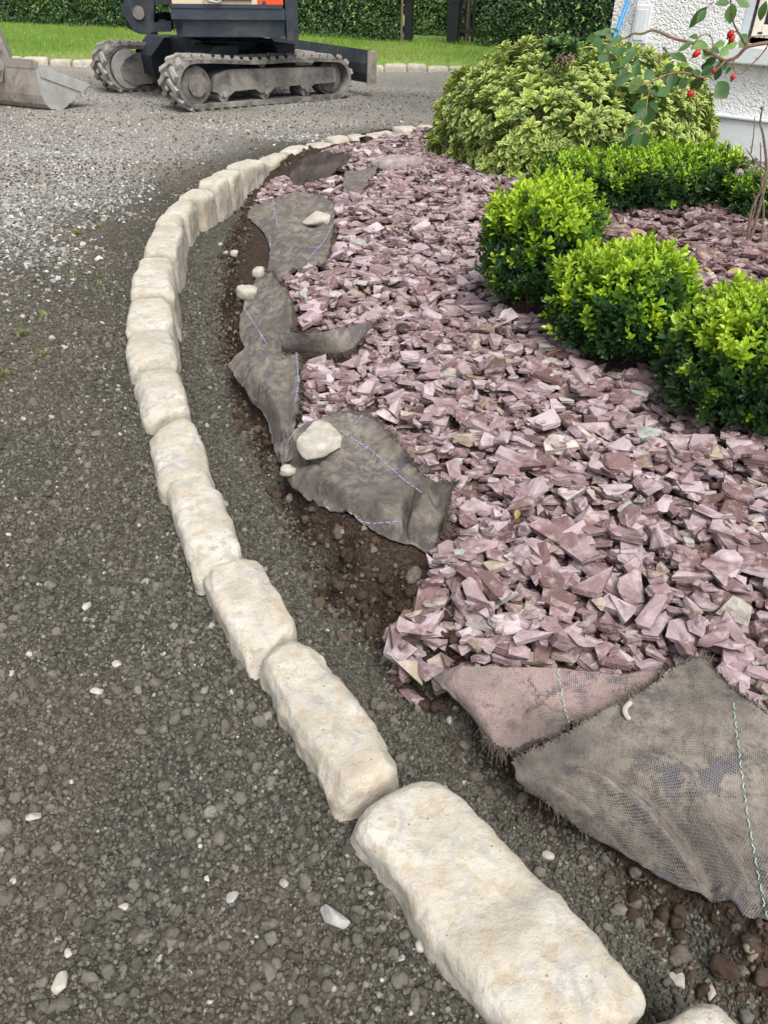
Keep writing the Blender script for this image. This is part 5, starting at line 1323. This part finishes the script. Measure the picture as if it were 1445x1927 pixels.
# blades
n = 150000
gu = rng.uniform(-8, 6.5, n); gv = rng.uniform(.10, 5.5, n)
gxy = kL + kd * (gu[:, None] + 3) + kn * gv[:, None]
hside = (gxy - hL) @ hn
mk_ = in_view(gxy[:, 0], gxy[:, 1], 30) & (hside < .45)
gxy = gxy[mk_]; n = len(gxy)
gh = rng.uniform(.025, .065, n) * (1 + .35 * n2(gxy[:, 0], gxy[:, 1], 1.5, 73, 2)); ga = rng.uniform(0, 6.283, n)
gz_ = .045 + .012 * n2(gxy[:, 0], gxy[:, 1], .8, 71, 2) - .004
b = np.column_stack([gxy, gz_]); wv = np.stack([np.cos(ga), np.sin(ga), 0 * ga], 1) * .0035
tipv = b + np.stack([rng.normal(0, .35, n) * gh, rng.normal(0, .35, n) * gh, gh], 1)
gt = np.clip(rng.normal(.45, .2, n) + .4 * n2(gxy[:, 0], gxy[:, 1], .9, 75, 2) + .45 * sstep(1.3, .1, (gxy - kL) @ kn), 0, 1)
V = np.stack([b - wv, b + wv, tipv], 1).reshape(-1, 3); F = np.arange(3 * n).reshape(-1, 3)
tag(mk('grass', V, F, MAT['grass'], attrs={'tint': np.repeat(gt, 3)}), 'grass blades of the lawn strip beyond the drive', 'grass', None, 'stuff')
# far kerb row
r = np.random.default_rng(3); s = -1.0; k = 0; end = np.linalg.norm(kR - kL) + 1.5
while s < end:
    L = r.uniform(.16, .30); a = kL + kd * s; c = kd * L * .96
    w_ = .075; j = r.uniform(-.012, .012)
    q = [a + kn * (w_ + j), a + c + kn * (w_ + j), a + c - kn * (w_ - j), a - kn * (w_ - j)]
    mid = a + c / 2; g0 = gz1(mid[0], mid[1])
    quad_stone('kerb_stone', q, g0 + .075 + r.uniform(-.012, .012), g0 - .08, 60 + k, rad=.022, det=.35, label='pale kerb stone in the straight row between drive and lawn', group='far kerb stones along the lawn', mat='kerb')
    s += L; k += 1
# hedges: clipped, made of many leaves round a dense twiggy inside
HL = [leaf_small(1.0, .62, .15, .2) for _ in range(1)]
HT_ = [(HL[0][0], HL[0][1], {'e': np.zeros(len(HL[0][0]))})]
def hedge(o, d, n_, x0, x1, wid, ht, nleaf, label, seed, tb=.35, loose=0.0, ls=.045):
    r = np.random.default_rng(seed); L = x1 - x0
    base = np.array([*(o + d * x0), .03])
    root = empty('hedge', base, label, 'hedge', 'hedges behind the lawn')
    face = r.uniform(size=nleaf); x = r.uniform(0, L, nleaf)
    front = face < .80
    y = np.where(front, r.uniform(-.02, .10, nleaf) ** 1, r.uniform(0, wid, nleaf)); z = np.where(front, ht * r.uniform(0, 1, nleaf) ** 1.5, ht - r.uniform(0, .08, nleaf))
    bul = .07 * n2(x, z, 2.3, seed, 3) + .05 * n2(x, z, 7, seed + 9, 2) + loose * n2(x, z, 1.2, seed + 4, 2)
    y = y - bul * front; z = z + bul * (~front)
    z = np.maximum(z, .02)
    C = np.stack([x * d[0] + y * n_[0], x * d[1] + y * n_[1], z], 1)
    nrm = np.where(front[:, None], np.array([-n_[0], -n_[1], .35])[None], np.array([[0, 0, 1.0]])) + r.normal(0, .5, (nleaf, 3))
    Rm = frames(nrm, r.uniform(0, 6.283, nleaf)); S = ls * r.uniform(.6, 1.15, nleaf)
    t = np.clip(tb + .22 * n2(x, z, 3.5, seed + 2, 3) + r.normal(0, .16, nleaf), 0, 1)
    V, F, A = scatter(HT_, np.zeros(nleaf, int), C, Rm, S, {'tint': t})
    mk('foliage', V, F, MAT['hedge'], root, attrs={'tint': A['tint']})['kind'] = 'stuff'
    m = MB(); k = 0
    for xx in np.arange(.2, L, .32):
        c0 = np.array([xx * d[0] + wid * .5 * n_[0], xx * d[1] + wid * .5 * n_[1], 0])
        m.tube([c0 + [0, 0, -.1], c0 + [.03, 0, ht * .5], c0 + [0, .03, ht * .9]], [.03, .02, .008], 6)
        for b_ in range(6):
            e = c0 + np.array([r.normal(0, .14), r.normal(0, .14), r.uniform(.2, .95) * ht]); m.tube([c0 + [0, 0, ht * r.uniform(.1, .6)], e], [.012, .004], 4)
    m.build('stems', MAT['bark'], root)
    # inner leaves: the old dense growth behind the outer ones
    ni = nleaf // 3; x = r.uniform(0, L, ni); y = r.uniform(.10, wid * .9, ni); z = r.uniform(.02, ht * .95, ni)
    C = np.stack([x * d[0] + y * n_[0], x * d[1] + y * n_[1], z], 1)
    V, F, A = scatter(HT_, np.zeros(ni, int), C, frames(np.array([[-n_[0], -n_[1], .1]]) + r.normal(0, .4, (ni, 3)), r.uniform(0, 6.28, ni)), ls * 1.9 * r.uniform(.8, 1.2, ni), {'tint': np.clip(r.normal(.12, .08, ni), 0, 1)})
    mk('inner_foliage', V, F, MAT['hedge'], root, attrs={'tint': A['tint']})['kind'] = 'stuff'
    return root
hs_ = lambda px, py: float((P(px, py, .05)[:2] - hL) @ hd)
sP1, sP2 = hs_(765, 79), hs_(850, 83)
hedge(hL, hd, hn, -1.2, sP1 - .12, .9, 1.6, 30000, 'dark clipped hedge behind the excavator, left of the black gate posts', 51, .38)
hedge(hL, hd, hn, sP2 + .38, sP2 + 5.2, .9, 1.5, 17000, 'dark clipped hedge between the black gate and the white house', 53, .33)
hedge(hL + hn * 1.2, hd, hn, sP1 - .3, sP2 + .8, .8, 1.9, 9000, 'lighter loose hedge seen through the gateway between the black posts', 55, .62, loose=.12)
def post(px, py, w_, label, ht=1.75):
    p = P(px, py, .05); _, d = proj(p[None]); hw = w_ * d[0] / FPX / 2
    root = empty('gate_post', (p[0], p[1], .04), label, 'post', 'black gate posts', rz=math.atan2(hd[1], hd[0]))
    m = MB(); m.box((0, 0, ht / 2 - .1), (hw, hw, ht / 2 + .1), None, .008); m.build('shaft', MAT['black'], root)
    m = MB(); m.box((0, 0, ht + .012), (hw * 1.2, hw * 1.2, .011), None, .004); m.prism([(-hw, 0), (hw, 0), (0, hw * .8)], (0, -hw, ht + .024), (1, 0, 0), (0, 0, 1), (0, 1, 0), 0, 2 * hw); m.build('cap', MAT['black'], root)
    m = MB(); m.box((hw * .2, -hw - .006, .55), (hw * .5, .005, .04), None, .002); m.build('hinge_plate', MAT['black'], root)
    return p
pA = post(768, 78, 14, 'left black square gate post against the hedge')
pB = post(851, 82, 20, 'wider black square gate post on the right of the gateway')
gp_ = P(862, 83, .05); ge = P(890, 86, .05)
gdir = (ge - gp_)[:2]; gl = np.linalg.norm(gdir); gdir = gdir / gl * 1.0
gate = empty('metal_gate', (gp_[0], gp_[1], .05), 'open black metal gate of thin upright bars beside the wider post', 'gate', rz=math.atan2(gdir[1], gdir[0]))
for k in range(6):
    m = MB(); m.cyl((.03 + k * (gl - .04) / 5, .02 * math.sin(k * 2.0), .05), (.03 + k * (gl - .04) / 5, .02 * math.sin(k * 2.0), 1.45), .007 if k not in (0, 5) else .016, 8); m.build('bar', MAT['black'], gate)
for zz in (.16, 1.42):
    m = MB(); m.box((gl / 2, 0, zz), (gl / 2, .028, .016), None, .003); m.build('rail', MAT['black'], gate)
m = MB(); m.cyl((0, 0, -.1), (0, 0, 1.3), .025, 8); o = m.build('wooden_stake', MAT['twig'], None); o.location = (*P(872, 82, .05)[:2] + hn * .25, .05); tag(o, 'weathered thin wooden stake behind the black gate bars', 'stake')
m = MB(); m.cyl((0, 0, -.1), (0, 0, 1.2), .018, 8); o = m.build('wooden_stake', MAT['twig'], None); o.location = (*P(757, 77, .05)[:2] - hn * .06, .05); tag(o, 'thin wooden stake in the hedge just left of the left black post', 'stake')

# ------------------------------------------------------------------ mini excavator
TL, TH_, TWD, GA = 1.55, .435, .29, 1.30           # contact length, track height, shoe width, near outer to far inner
ex = empty('excavator', (EXO[0], EXO[1], gz1(*EXO) - .006), 'dusty mini excavator with dark blue body parked on the far side of the drive', 'excavator', rz=EXY)
ex.rotation_euler = (0, math.radians(1.9), EXY)
r1, r2 = TH_ / 2, TH_ / 2 * .93
def track_path(n=160, off=0.0):
    pts = []
    R1, R2 = r1 - off, r2 - off
    for a in np.linspace(-math.pi / 2, -math.pi * 1.5, 26): pts.append((R1 * math.cos(a), r1 + R1 * math.sin(a)))
    top0, top1 = (0, r1 + R1), (TL, r2 + R2)
    for t in np.linspace(0, 1, 30)[1:-1]: pts.append((TL * t, top0[1] + (top1[1] - top0[1]) * t + .012 * math.sin(t * math.pi * 2.0 + 2.4) * math.sin(t * math.pi)))
    for a in np.linspace(math.pi / 2, -math.pi / 2, 26): pts.append((TL + R2 * math.cos(a), r2 + R2 * math.sin(a)))
    for t in np.linspace(1, 0, 30)[1:-1]: pts.append((TL * t, off))
    return np.array(pts)
def make_track(y0, y1, lugs=True, outer=True):
    """belt between local y0 (camera side) and y1"""
    tr = MB(); po = track_path(off=.028); pi_ = track_path(off=.062); n = len(po); i = np.arange(n); j = (i + 1) % n
    V = np.vstack([np.column_stack([po[:, 0], np.full(n, y0), po[:, 1]]), np.column_stack([pi_[:, 0], np.full(n, y0), pi_[:, 1]]), np.column_stack([po[:, 0], np.full(n, y1), po[:, 1]]), np.column_stack([pi_[:, 0], np.full(n, y1), pi_[:, 1]])])
    F = [np.vstack([np.stack([i, i + n, j + n, j], 1), np.stack([i + 2 * n, j + 2 * n, j + 3 * n, i + 3 * n], 1), np.stack([i, j, j + 2 * n, i + 2 * n], 1), np.stack([i + n, i + 3 * n, j + 3 * n, j + n], 1)])]
    tr.add(V, F); belt = tr.build('track', MAT['beltin'], ex, smooth=True)
    # chevron lugs, one object per pitch
    base = track_path(off=.030); seg = np.linalg.norm(np.roll(base, -1, 0) - base, axis=1); cum = np.concatenate([[0], np.cumsum(seg)]); per = cum[-1]; ng = 44
    wd = y1 - y0
    lm = MB(); t_ = .023
    def bar(xa, ya, xb, yb, w0, w1):
        d = np.array([xb - xa, yb - ya]); d /= np.linalg.norm(d); nn = np.array([-d[1], d[0]])
        if nn[0] < 0: nn = -nn
        A_ = np.array([xa, ya]); B_ = np.array([xb, yb]); Vt = []
        for zz, sh in ((-.004, 1.0), (t_, .72)):
            for pnt, ww in ((A_, w0), (B_, w1)):
                for sg in (-1, 1): Vt.append((*(pnt + nn * sg * ww * sh / 2), zz))
        lm.add(np.array(Vt), np.array([[0, 1, 3, 2], [4, 6, 7, 5], [0, 4, 5, 1], [2, 3, 7, 6], [0, 2, 6, 4], [1, 5, 7, 3]]))
    h_ = wd / 2
    bar(-.052, -h_ + .002, .028, -.012, .058, .040); bar(-.005, h_ - .002, .075, .012, .058, .040)
    lme = None
    for k in range(ng):
        s_ = per * k / ng; q = np.searchsorted(cum, s_) - 1; q = max(q, 0); f = (s_ - cum[q]) / seg[q]
        pA_, pB_ = base[q], base[(q + 1) % len(base)]; pnt = pA_ + (pB_ - pA_) * f
        a, b_ = base[(q - 1) % len(base)], base[(q + 2) % len(base)]; tg = (b_ - a); tg /= np.linalg.norm(tg)
        out = np.array([-tg[1], tg[0]])
        X = np.array([tg[0], 0, tg[1]]); Z = np.array([out[0], 0, out[1]])
        if (pnt + out * .01 - np.array([np.clip(pnt[0], 0, TL), r1])) @ out < (pnt - out * .01 - np.array([np.clip(pnt[0], 0, TL), r1])) @ out: Z = -Z
        Y = np.cross(Z, X)
        if lme is None:
            o = lm.build('tread_lug', MAT['rubber'], belt); lme = o.data
        else: o = link('tread_lug', lme, belt)
        o.matrix_local = Matrix(((X[0], Y[0], Z[0], pnt[0]), (X[1], Y[1], Z[1], (y0 + y1) / 2), (X[2], Y[2], Z[2], pnt[1]), (0, 0, 0, 1)))
    return belt
make_track(0, TWD); make_track(GA, GA + TWD)
cylY = lambda m, x, z, ya, yb, r, n=28, r2_=None: m.cyl((x, ya, z), (x, yb, z), r, n, r2_)
def side_frame(ya, s):
    """roller frame, wheels and rollers; ya = visible face, s = +1 when the face looks to -y"""
    f = lambda y: ya + s * y
    m = MB(); poly = [(.17, .15), (.20, .275), (.34, .315), (1.30, .305), (1.53, .300), (1.56, .275), (1.56, .175), (1.48, .165), (1.30, .165), (1.24, .13), (1.16, .13), (1.12, .162), (.84, .158), (.78, .118), (.68, .118), (.62, .152), (.40, .145), (.33, .105), (.25, .105), (.22, .14)]
    d0, d1 = sorted((f(.035), f(.20))); m.prism(poly, (0, 0, 0), (1, 0, 0), (0, 0, 1), (0, 1, 0), d0, d1); m.build('roller_frame', MAT['frame'], ex)
    m = MB(); a, b_ = sorted((f(.028), f(.034))); m.prism([(.72, .17), (.72, .30), (.80, .30), (.80, .19), (.76, .165)], (0, 0, 0), (1, 0, 0), (0, 0, 1), (0, 1, 0), a, b_); m.build('frame_cover', MAT['frame'], ex)
    m = MB(); cylY(m, .02, .205, f(.05), f(.24), .145); cylY(m, .02, .205, f(.02), f(.05), .085); m.build('sprocket', MAT['frame'], ex, smooth=True)
    m = MB(); cylY(m, TL - .03, .205, f(.09), f(.22), .148); cylY(m, TL - .03, .205, f(.075), f(.09), .118, 28, .125); m.build('idler', MAT['frame'], ex, smooth=True)
    for x in (.29, .73, 1.20):
        m = MB(); cylY(m, x, .112, f(.05), f(.24), .052, 18); cylY(m, x, .125, f(.018), f(.05), .022, 12); m.build('roller', MAT['steel'] if x < .4 else MAT['frame'], ex, smooth=True)
    m = MB(); cylY(m, .72, .350, f(.06), f(.22), .036, 16); cylY(m, .72, .350, f(.045), f(.06), .016, 10); m.build('top_roller', MAT['frame'], ex, smooth=True)
side_frame(0, 1)
side_frame(GA + TWD, -1)
m = MB(); a, b_ = GA - .035, GA + .02                    # inner cover plate of the far track's drive motor
m.prism([(.62, .13), (.62, .33), (.30, .345), (.10, .335), (0, .29), (-.06, .215), (-.04, .13), (.06, .075), (.25, .08)], (0, 0, 0), (1, 0, 0), (0, 0, 1), (0, 1, 0), a, b_); m.build('motor_cover', MAT['frame'], ex)
m = MB(); cylY(m, .03, .21, GA - .02, GA + .06, .165, 30); m.build('motor_drum', MAT['steel'], ex, smooth=True)
m = MB()
cx_, cy_ = TL * .50, (GA + TWD) / 2
m.box((cx_, cy_, .37), (.40, .30, .13), None, .02)
for sy in (-1, 1):
    for x_, xe in ((.30, .42), (1.20, 1.05)):
        m.prism([(x_ - .12, .17), (x_ + .12, .17), (xe + .14, .30), (xe + .14, .48), (xe - .10, .48), (x_ - .14, .33)], (0, cy_ + sy * .27, 0), (1, 0, 0), (0, 0, 1), (0, sy, 0), 0, cy_ - .19 - .27)
m.cyl((cx_, cy_, .49), (cx_, cy_, .575), .36, 40); m.cyl((cx_, cy_, .43), (cx_, cy_, .50), .42, 40)
m.build('undercarriage', MAT['navyframe'], ex)
# dozer blade
m = MB(); bx = TL + .36
m.prism([(0, .17), (.03, .15), (.015, .29), (.06, .43), (.035, .435), (-.015, .32), (-.02, .24)], (bx, 0, 0), (1, 0, 0), (0, 0, 1), (0, 1, 0), -.06, GA + TWD + .06); bl = m.build('dozer_blade', MAT['navyframe'], ex)
for y0_, y1_ in ((-.085, -.061), (GA + TWD + .061, GA + TWD + .085)):
    m = MB(); hb(m, bx - .035, bx + .075, y0_, y1_, .15, .435, .004); m.build('end_plate', MAT['rust'], bl)
m = MB()
for sy in (-1, 1): m.tube([(cx_ + .35, cy_ + sy * .22, .33), (bx - .02, cy_ + sy * .30, .27)], [.05, .045], 10)
m.tube([(cx_ + .40, cy_, .40), (bx - .02, cy_, .33)], [.035, .03], 12); m.build('blade_arm', MAT['frame'], bl)

# upper structure, turned against the tracks; built from the lower edge seen in the photo
YB = 7.62
c1 = PD(322, 66, YB - .02); c2 = PD(526, 74, YB + .13)
ux = (c2 - c1)[:2]; ul = np.linalg.norm(ux); ux = ux / ul; uy = np.array([-ux[1], ux[0]])
bz0 = .5 * (c1[2] + c2[2])
EXM = ex.matrix_basis.inverted() if False else None
bpy.context.view_layer.update()
inv = np.array(ex.matrix_world.inverted())
def TOEX(p): p = np.atleast_2d(p); return p @ inv[:3, :3].T + inv[:3, 3]
def upb(a, b, z): return np.append(c1[:2] + ux * a + uy * b, z)            # a: along the side (0 = front lower corner, ul = rear), b: away from the camera
class UB(MB):
    def build(s, name, mat, parent=None, **k):
        s.V = [TOEX(v) for v in s.V] if parent is ex or parent is not None else s.V
        return MB.build(s, name, mat, parent, **k)
EX3, EY3 = np.append(ux, 0), np.append(uy, 0)
def plan(pts, z0, z1, m=None, tap=0.0):
    m = m or UB(); P_ = np.array([upb(a, b, 0)[:2] for a, b in pts]); n = len(P_); i = np.arange(n); j = (i + 1) % n
    c = P_.mean(0)
    V = np.vstack([np.column_stack([c + (P_ - c) * (1 - tap), np.full(n, z0)]), np.column_stack([P_, np.full(n, z1)])])
    return m.add(V, [np.stack([i, j, j + n, i + n], 1), np.arange(n)[::-1][None], (np.arange(n) + n)[None]])
BW = 1.25
def zat(px, py, a): # height of a pixel on the side plane
    q = wall_like(px, py); return q
def sidehit(px, py):
    d = ray(px, py); nrm = uy; t = ((c1[:2] - CAM[:2]) @ nrm) / (d[:2] @ nrm); q = CAM + t * d
    return float((q[:2] - c1[:2]) @ ux), float(q[2])
a_rear, _ = sidehit(537, 40); zb1 = sidehit(430, 71)[1]; zt1 = sidehit(430, 8)[1]; zl1 = sidehit(430, 37)[1]
a_front = sidehit(321, 20)[0]; a_tail = sidehit(562, 40)[0]
body = [(a_front, .0), (a_rear, .0), (a_rear, BW), (a_front + .25, BW), (a_front, BW - .25)]
m = plan([(a_front + .02, .03), (a_rear, .03), (a_rear, BW), (a_front + .25, BW), (a_front + .02, BW - .25)], zb1 + .002, zl1, tap=.02); plan([(a_front, .0), (a_rear, .0), (a_rear, BW + .03), (a_front + .25, BW + .03), (a_front, BW - .25)], zl1 + .0, zt1 - .03, m); m.build('body_skirt', MAT['navy'], ex)
m = plan([(a_front + .01, -.008), (a_rear - .015, -.008), (a_rear - .015, .1), (a_front + .01, .1)], zt1 - .028, zt1 - .002); m.build('skirt_lip', MAT['navy'], ex)
tail = [(a_rear + .004, -.012), (a_tail - .05, .02), (a_tail, .10), (a_tail + .02, .35), (a_tail + .03, BW / 2), (a_tail + .02, BW - .35), (a_tail, BW - .10), (a_tail - .05, BW), (a_rear + .004, BW + .02)]
m = plan(tail, zb1 - .02, zt1 + .30, tap=.03); m.build('counterweight', MAT['navy'], ex)
m = UB()
for k in range(5):
    z = zl1 - .02 - k * .011
    a_v0, a_v1 = sidehit(325, 34)[0], sidehit(341, 36)[0]; plan([(a_v0, -.004), (a_v1, -.004), (a_v1, .028), (a_v0, .028)], z, z + .005, m)
m.build('vent_slats', MAT['black'], ex)
s_or = sidehit(486, 10)[0]
m = plan([(a_front + .02, .012), (s_or - .004, .012), (s_or - .004, .6), (a_front + .02, .6)], zt1, zt1 + .30); cp = m.build('cream_panel', MAT['creamp'], ex)
m = plan([(sidehit(392, 3)[0], -.006), (sidehit(474, 3)[0], -.006), (sidehit(474, 3)[0], .02), (sidehit(392, 3)[0], .02)], zt1 + .028, zt1 + .27); m.build('dark_panel', MAT['navy'], cp)
m = UB(); h0 = sidehit(384, 6)[0]; m.tube(catmull(np.array([upb(h0, -.01, zt1 + .05), upb(h0 + .02, -.04, zt1 + .035), upb(h0 + .10, -.04, zt1 + .015), upb(h0 + .14, -.01, zt1 + .02)]), 12), .011, 8); m.build('grab_handle', MAT['steel'], cp, smooth=True)
m = plan([(s_or, .004), (a_rear - .01, .004), (a_rear - .01, BW - .1), (s_or, BW - .1)], zt1, zt1 + .45); eh = m.build('engine_hood', MAT['orange'], ex)
m = UB(); sl, zl = sidehit(497, 6); m.cyl(upb(sl, -.006, zl), upb(sl, .02, zl), .016, 18); m.build('hood_lock', MAT['navy'], eh, smooth=True)
m = plan([(a_front + .02, .602), (s_or - .004, .602), (s_or - .004, BW - .02), (a_front + .26, BW - .02)], zt1, zt1 + .06); m.build('cab_floor', MAT['frame'], ex)
m = UB()
for (a, b) in ((a_front + .06, .06), (a_front + .28, BW - .08), (s_or + .05, .06), (s_or + .05, BW - .16)): m.tube([upb(a, b, zt1 + .06), upb(a, b, zt1 + 1.45)], .025, 8)
m.build('canopy_post', MAT['black'], ex); m = plan([(a_front - .02, -.02), (s_or + .15, -.02), (s_or + .15, BW), (a_front - .02, BW)], zt1 + 1.452, zt1 + 1.50); m.build('canopy_roof', MAT['creamp'], ex)
m = plan([(s_or - .42, .35), (s_or - .06, .35), (s_or - .06, BW - .4), (s_or - .42, BW - .4)], zt1 + .062, zt1 + .36); plan([(s_or - .14, .35), (s_or - .03, .35), (s_or - .03, BW - .4), (s_or - .14, BW - .4)], zt1 + .362, zt1 + .75, m); m.build('seat', MAT['black'], ex)
# swing bracket with the boom foot, dark, left of the skirt
def ap(px, py, b): # point seen at a pixel, b metres behind the side plane
    d = ray(px, py); t = ((c1[:2] + uy * b - CAM[:2]) @ uy) / (d[:2] @ uy); return CAM + t * d
m = UB()
def slab(pix, b0, b1, m):
    A_ = np.array([ap(x, y, b0) for x, y in pix]); V = np.vstack([A_, A_ + EY3 * (b1 - b0)]); n = len(pix); i = np.arange(n); j = (i + 1) % n
    return m.add(V, [np.stack([i, j, j + n, i + n], 1), np.arange(n)[::-1][None], (np.arange(n) + n)[None]])
BR = .30
slab([(228, 12), (236, 0), (250, -40), (292, -40), (290, 40), (296, 66), (262, 64), (252, 58), (240, 38), (232, 28)], BR, BR + .10, m); slab([(228, 12), (236, 0), (250, -40), (292, -40), (290, 40), (296, 66), (262, 64), (252, 58), (240, 38), (232, 28)], BR + .24, BR + .34, m)
m.build('swing_bracket', MAT['navyframe'], ex)
m = UB(); slab([(236, 34), (248, 30), (262, 52), (258, 62), (240, 52)], BR + .101, BR + .239, m); slab([(284, 44), (322, 40), (322, 60), (284, 60)], BR - .05, BR + .40, m); slab([(292, -20), (326, -20), (322, 8), (292, 10)], BR - .05, BR + .40, m); m.build('slew_frame', MAT['navyframe'], ex)
m = UB(); pc = ap(261, 24, BR - .02); m.cyl(pc, pc + EY3 * .40, .05, 22); m.build('boom_pin', MAT['frame'], ex, smooth=True)
m = UB()
for k, (y0_, y1_) in enumerate(((30, 26), (38, 33), (46, 44))): m.tube(catmull(np.array([ap(288, y0_, BR + .15 + .05 * k), ap(304, y1_, BR + .10), ap(322, y1_ + 2, BR + .16)]), 10), .016, 7)
m.build('hydraulic_hose', MAT['black'], ex, smooth=True)
# boom and dipper rise out of the frame and come down to the bucket on the left
bk = np.array([*P(62, 203, .0)[:2], 0.0]); b_in = ap(263, -12, BR + .17)
ear = P(8, 120, 0); ear = PD(10, 112, P(60, 203, 0)[1] + .10)
knee = np.array([(b_in[0] * .45 + ear[0] * .55), (b_in[1] * .45 + ear[1] * .55), 2.15]); elbow = np.array([ear[0] - .30, ear[1] - .05, 1.75])
def beam(pts, hs2, wd, name, mat):
    m = UB(); pts = np.array(pts); T_ = np.gradient(pts, axis=0); T_ /= np.linalg.norm(T_, axis=1)[:, None]; side = np.cross(T_, [0, 0, 1.0]); side = np.where(np.linalg.norm(side, axis=1)[:, None] < .2, np.append(uy, 0)[None], side); side /= np.linalg.norm(side, axis=1)[:, None]; upv = np.cross(side, T_)
    V = np.vstack([np.array([pts[k] + side[k] * sx * wd / 2 + upv[k] * sz * hs2[k] / 2 for sx, sz in ((-1, -1), (1, -1), (1, 1), (-1, 1))]) for k in range(len(pts))])
    i = np.arange(4); j = (i + 1) % 4; F = [np.vstack([np.stack([i + 4 * k, j + 4 * k, j + 4 * k + 4, i + 4 * k + 4], 1) for k in range(len(pts) - 1)]), np.array([[3, 2, 1, 0], np.arange(4) + 4 * (len(pts) - 1)])]
    m.add(V, F); return m.build(name, MAT[mat], ex)
beam([ap(256, 10, BR + .17), b_in + [-.05, 0, .5], knee, elbow + [.02, 0, .12]], [.14, .2, .22, .14], .13, 'boom', 'orange')
beam([elbow + [.0, 0, .30], elbow, elbow * .4 + ear * .6, ear + [-.0, 0, .0]], [.16, .2, .15, .11], .11, 'dipper_arm', 'rust')
m = UB(); m.tube([b_in + [-.1, 0, .35], (b_in + knee) / 2 + [-.1, 0, -.02]], [.045, .028], 10); m.build('hydraulic_ram', MAT['chrome'], ex, smooth=True)
# bucket, its side plate turned to the camera
q0 = P(104, 207, 0.0); q0[2] = gz1(q0[0], q0[1])
wv_ = np.append(nrmv((P(0, 197, 0) - P(95, 207, 0))[:2]), 0); fv = np.array([-wv_[1], wv_[0], 0]);
if fv[1] < 0: fv = -fv
fv = nrmv(np.append(ray(168, 160)[:2] - 0 * fv[:2], 0)) if False else fv
# profile plane: through the lowest point of the side plate, containing the up axis and the direction seen along the lip
lip_dir = nrmv(np.array([.80, .60, 0.0]))
def bp(px, py):
    nrm = np.cross(lip_dir, [0, 0, 1.0]); d = ray(px, py); t = ((q0 - CAM) @ nrm) / (d @ nrm); q = CAM + t * d - q0
    return (q @ lip_dir, q[2])
prof = [bp(*c) for c in [(66, 117), (75, 142), (152, 163), (147, 172), (138, 186), (128, 199), (119, 206), (108, 208), (97, 205), (88, 197), (80, 180), (75, 160)]]
prof = [(a, max(b_, 0.0)) for a, b_ in prof]
plate = [bp(*c) for c in [(75, 142), (152, 163), (147, 172), (138, 186), (128, 199), (119, 206), (108, 208), (97, 205), (88, 197), (80, 180), (75, 160)]]
wid = .95; wdv = wv_
def shell(poly, closed, th, d0, d1, m):
    poly = np.array(poly); T_ = np.gradient(poly, axis=0); T_ /= np.linalg.norm(T_, axis=1)[:, None] + 1e-9; N_ = np.stack([-T_[:, 1], T_[:, 0]], 1)
    o2 = poly + N_ * th; n = len(poly)
    mk3 = lambda pl, dd_: q0 + pl[:, :1] * lip_dir + pl[:, 1:] * np.array([0, 0, 1.0]) + wdv * dd_
    V = np.vstack([mk3(poly, d0), mk3(o2, d0), mk3(poly, d1), mk3(o2, d1)]); i = np.arange(n - 1)
    return m.add(V, [np.vstack([np.stack([i, i + 1, i + 1 + 2 * n, i + 2 * n], 1), np.stack([i + n, i + 3 * n, i + 1 + 3 * n, i + 1 + n], 1), np.stack([i, i + n, i + 1 + n, i + 1], 1), np.stack([i + 2 * n, i + 1 + 2 * n, i + 1 + 3 * n, i + 3 * n], 1), [[0, 2 * n, 3 * n, n], [n - 1, 2 * n - 1, 4 * n - 1, 3 * n - 1]]])])
back = [bp(*c) for c in [(147, 172), (138, 186), (128, 199), (119, 206), (108, 208), (97, 205), (88, 197), (80, 180), (75, 160), (72, 142), (66, 117)]]
m = UB(); shell(back, False, -.014, .012, wid - .012, m); bkt = m.build('bucket', MAT['rust'], ex)
for d0 in (0.0, wid - .012):
    m = UB(); pp_ = np.array([bp(*c) for c in [(66, 117), (75, 125), (168, 158), (150, 173), (138, 186), (128, 199), (119, 206), (108, 208), (97, 205), (88, 197), (80, 180), (75, 160)]])
    m.prism(pp_, q0, lip_dir, (0, 0, 1), wdv, d0, d0 + .012); m.build('side_plate', MAT['steel'], bkt)
m = UB(); pp_ = np.array([bp(*c) for c in [(70, 119), (78, 124), (169, 158), (152, 173), (76, 145)]]); m.prism(pp_, q0, lip_dir, (0, 0, 1), wdv, -.014, -.001); m.build('side_cutter', MAT['steel'], bkt)
m = UB(); pp_ = np.array([bp(*c) for c in [(168, 158), (172, 160), (151, 175), (146, 172)]]); m.prism(pp_, q0, lip_dir, (0, 0, 1), wdv, .001, wid); m.build('cutting_edge', MAT['steel'], bkt)
m = UB(); pp_ = np.array([bp(*c) for c in [(62, 112), (72, 116), (78, 126), (68, 130)]]); m.prism(pp_, q0, lip_dir, (0, 0, 1), wdv, .0, wid); m.build('back_rail', MAT['rust'], bkt)
m = UB(); e_ = [bp(*c) for c in [(70, 118), (64, 160), (44, 150), (40, 96), (50, 80), (60, 84)]]
for d0 in (.34, .54): m.prism(np.array(e_), q0, lip_dir, (0, 0, 1), wdv, d0, d0 + .03)
m.build('mounting_ear', MAT['rust'], bkt)
m = UB()
for (x, y) in ((52, 92), (52, 130)):
    a, b_ = bp(x, y); c_ = q0 + a * lip_dir + np.array([0, 0, b_]); m.cyl(c_ + wdv * .30, c_ + wdv * .62, .032, 16)
m.build('bucket_pin', MAT['steel'], bkt, smooth=True)
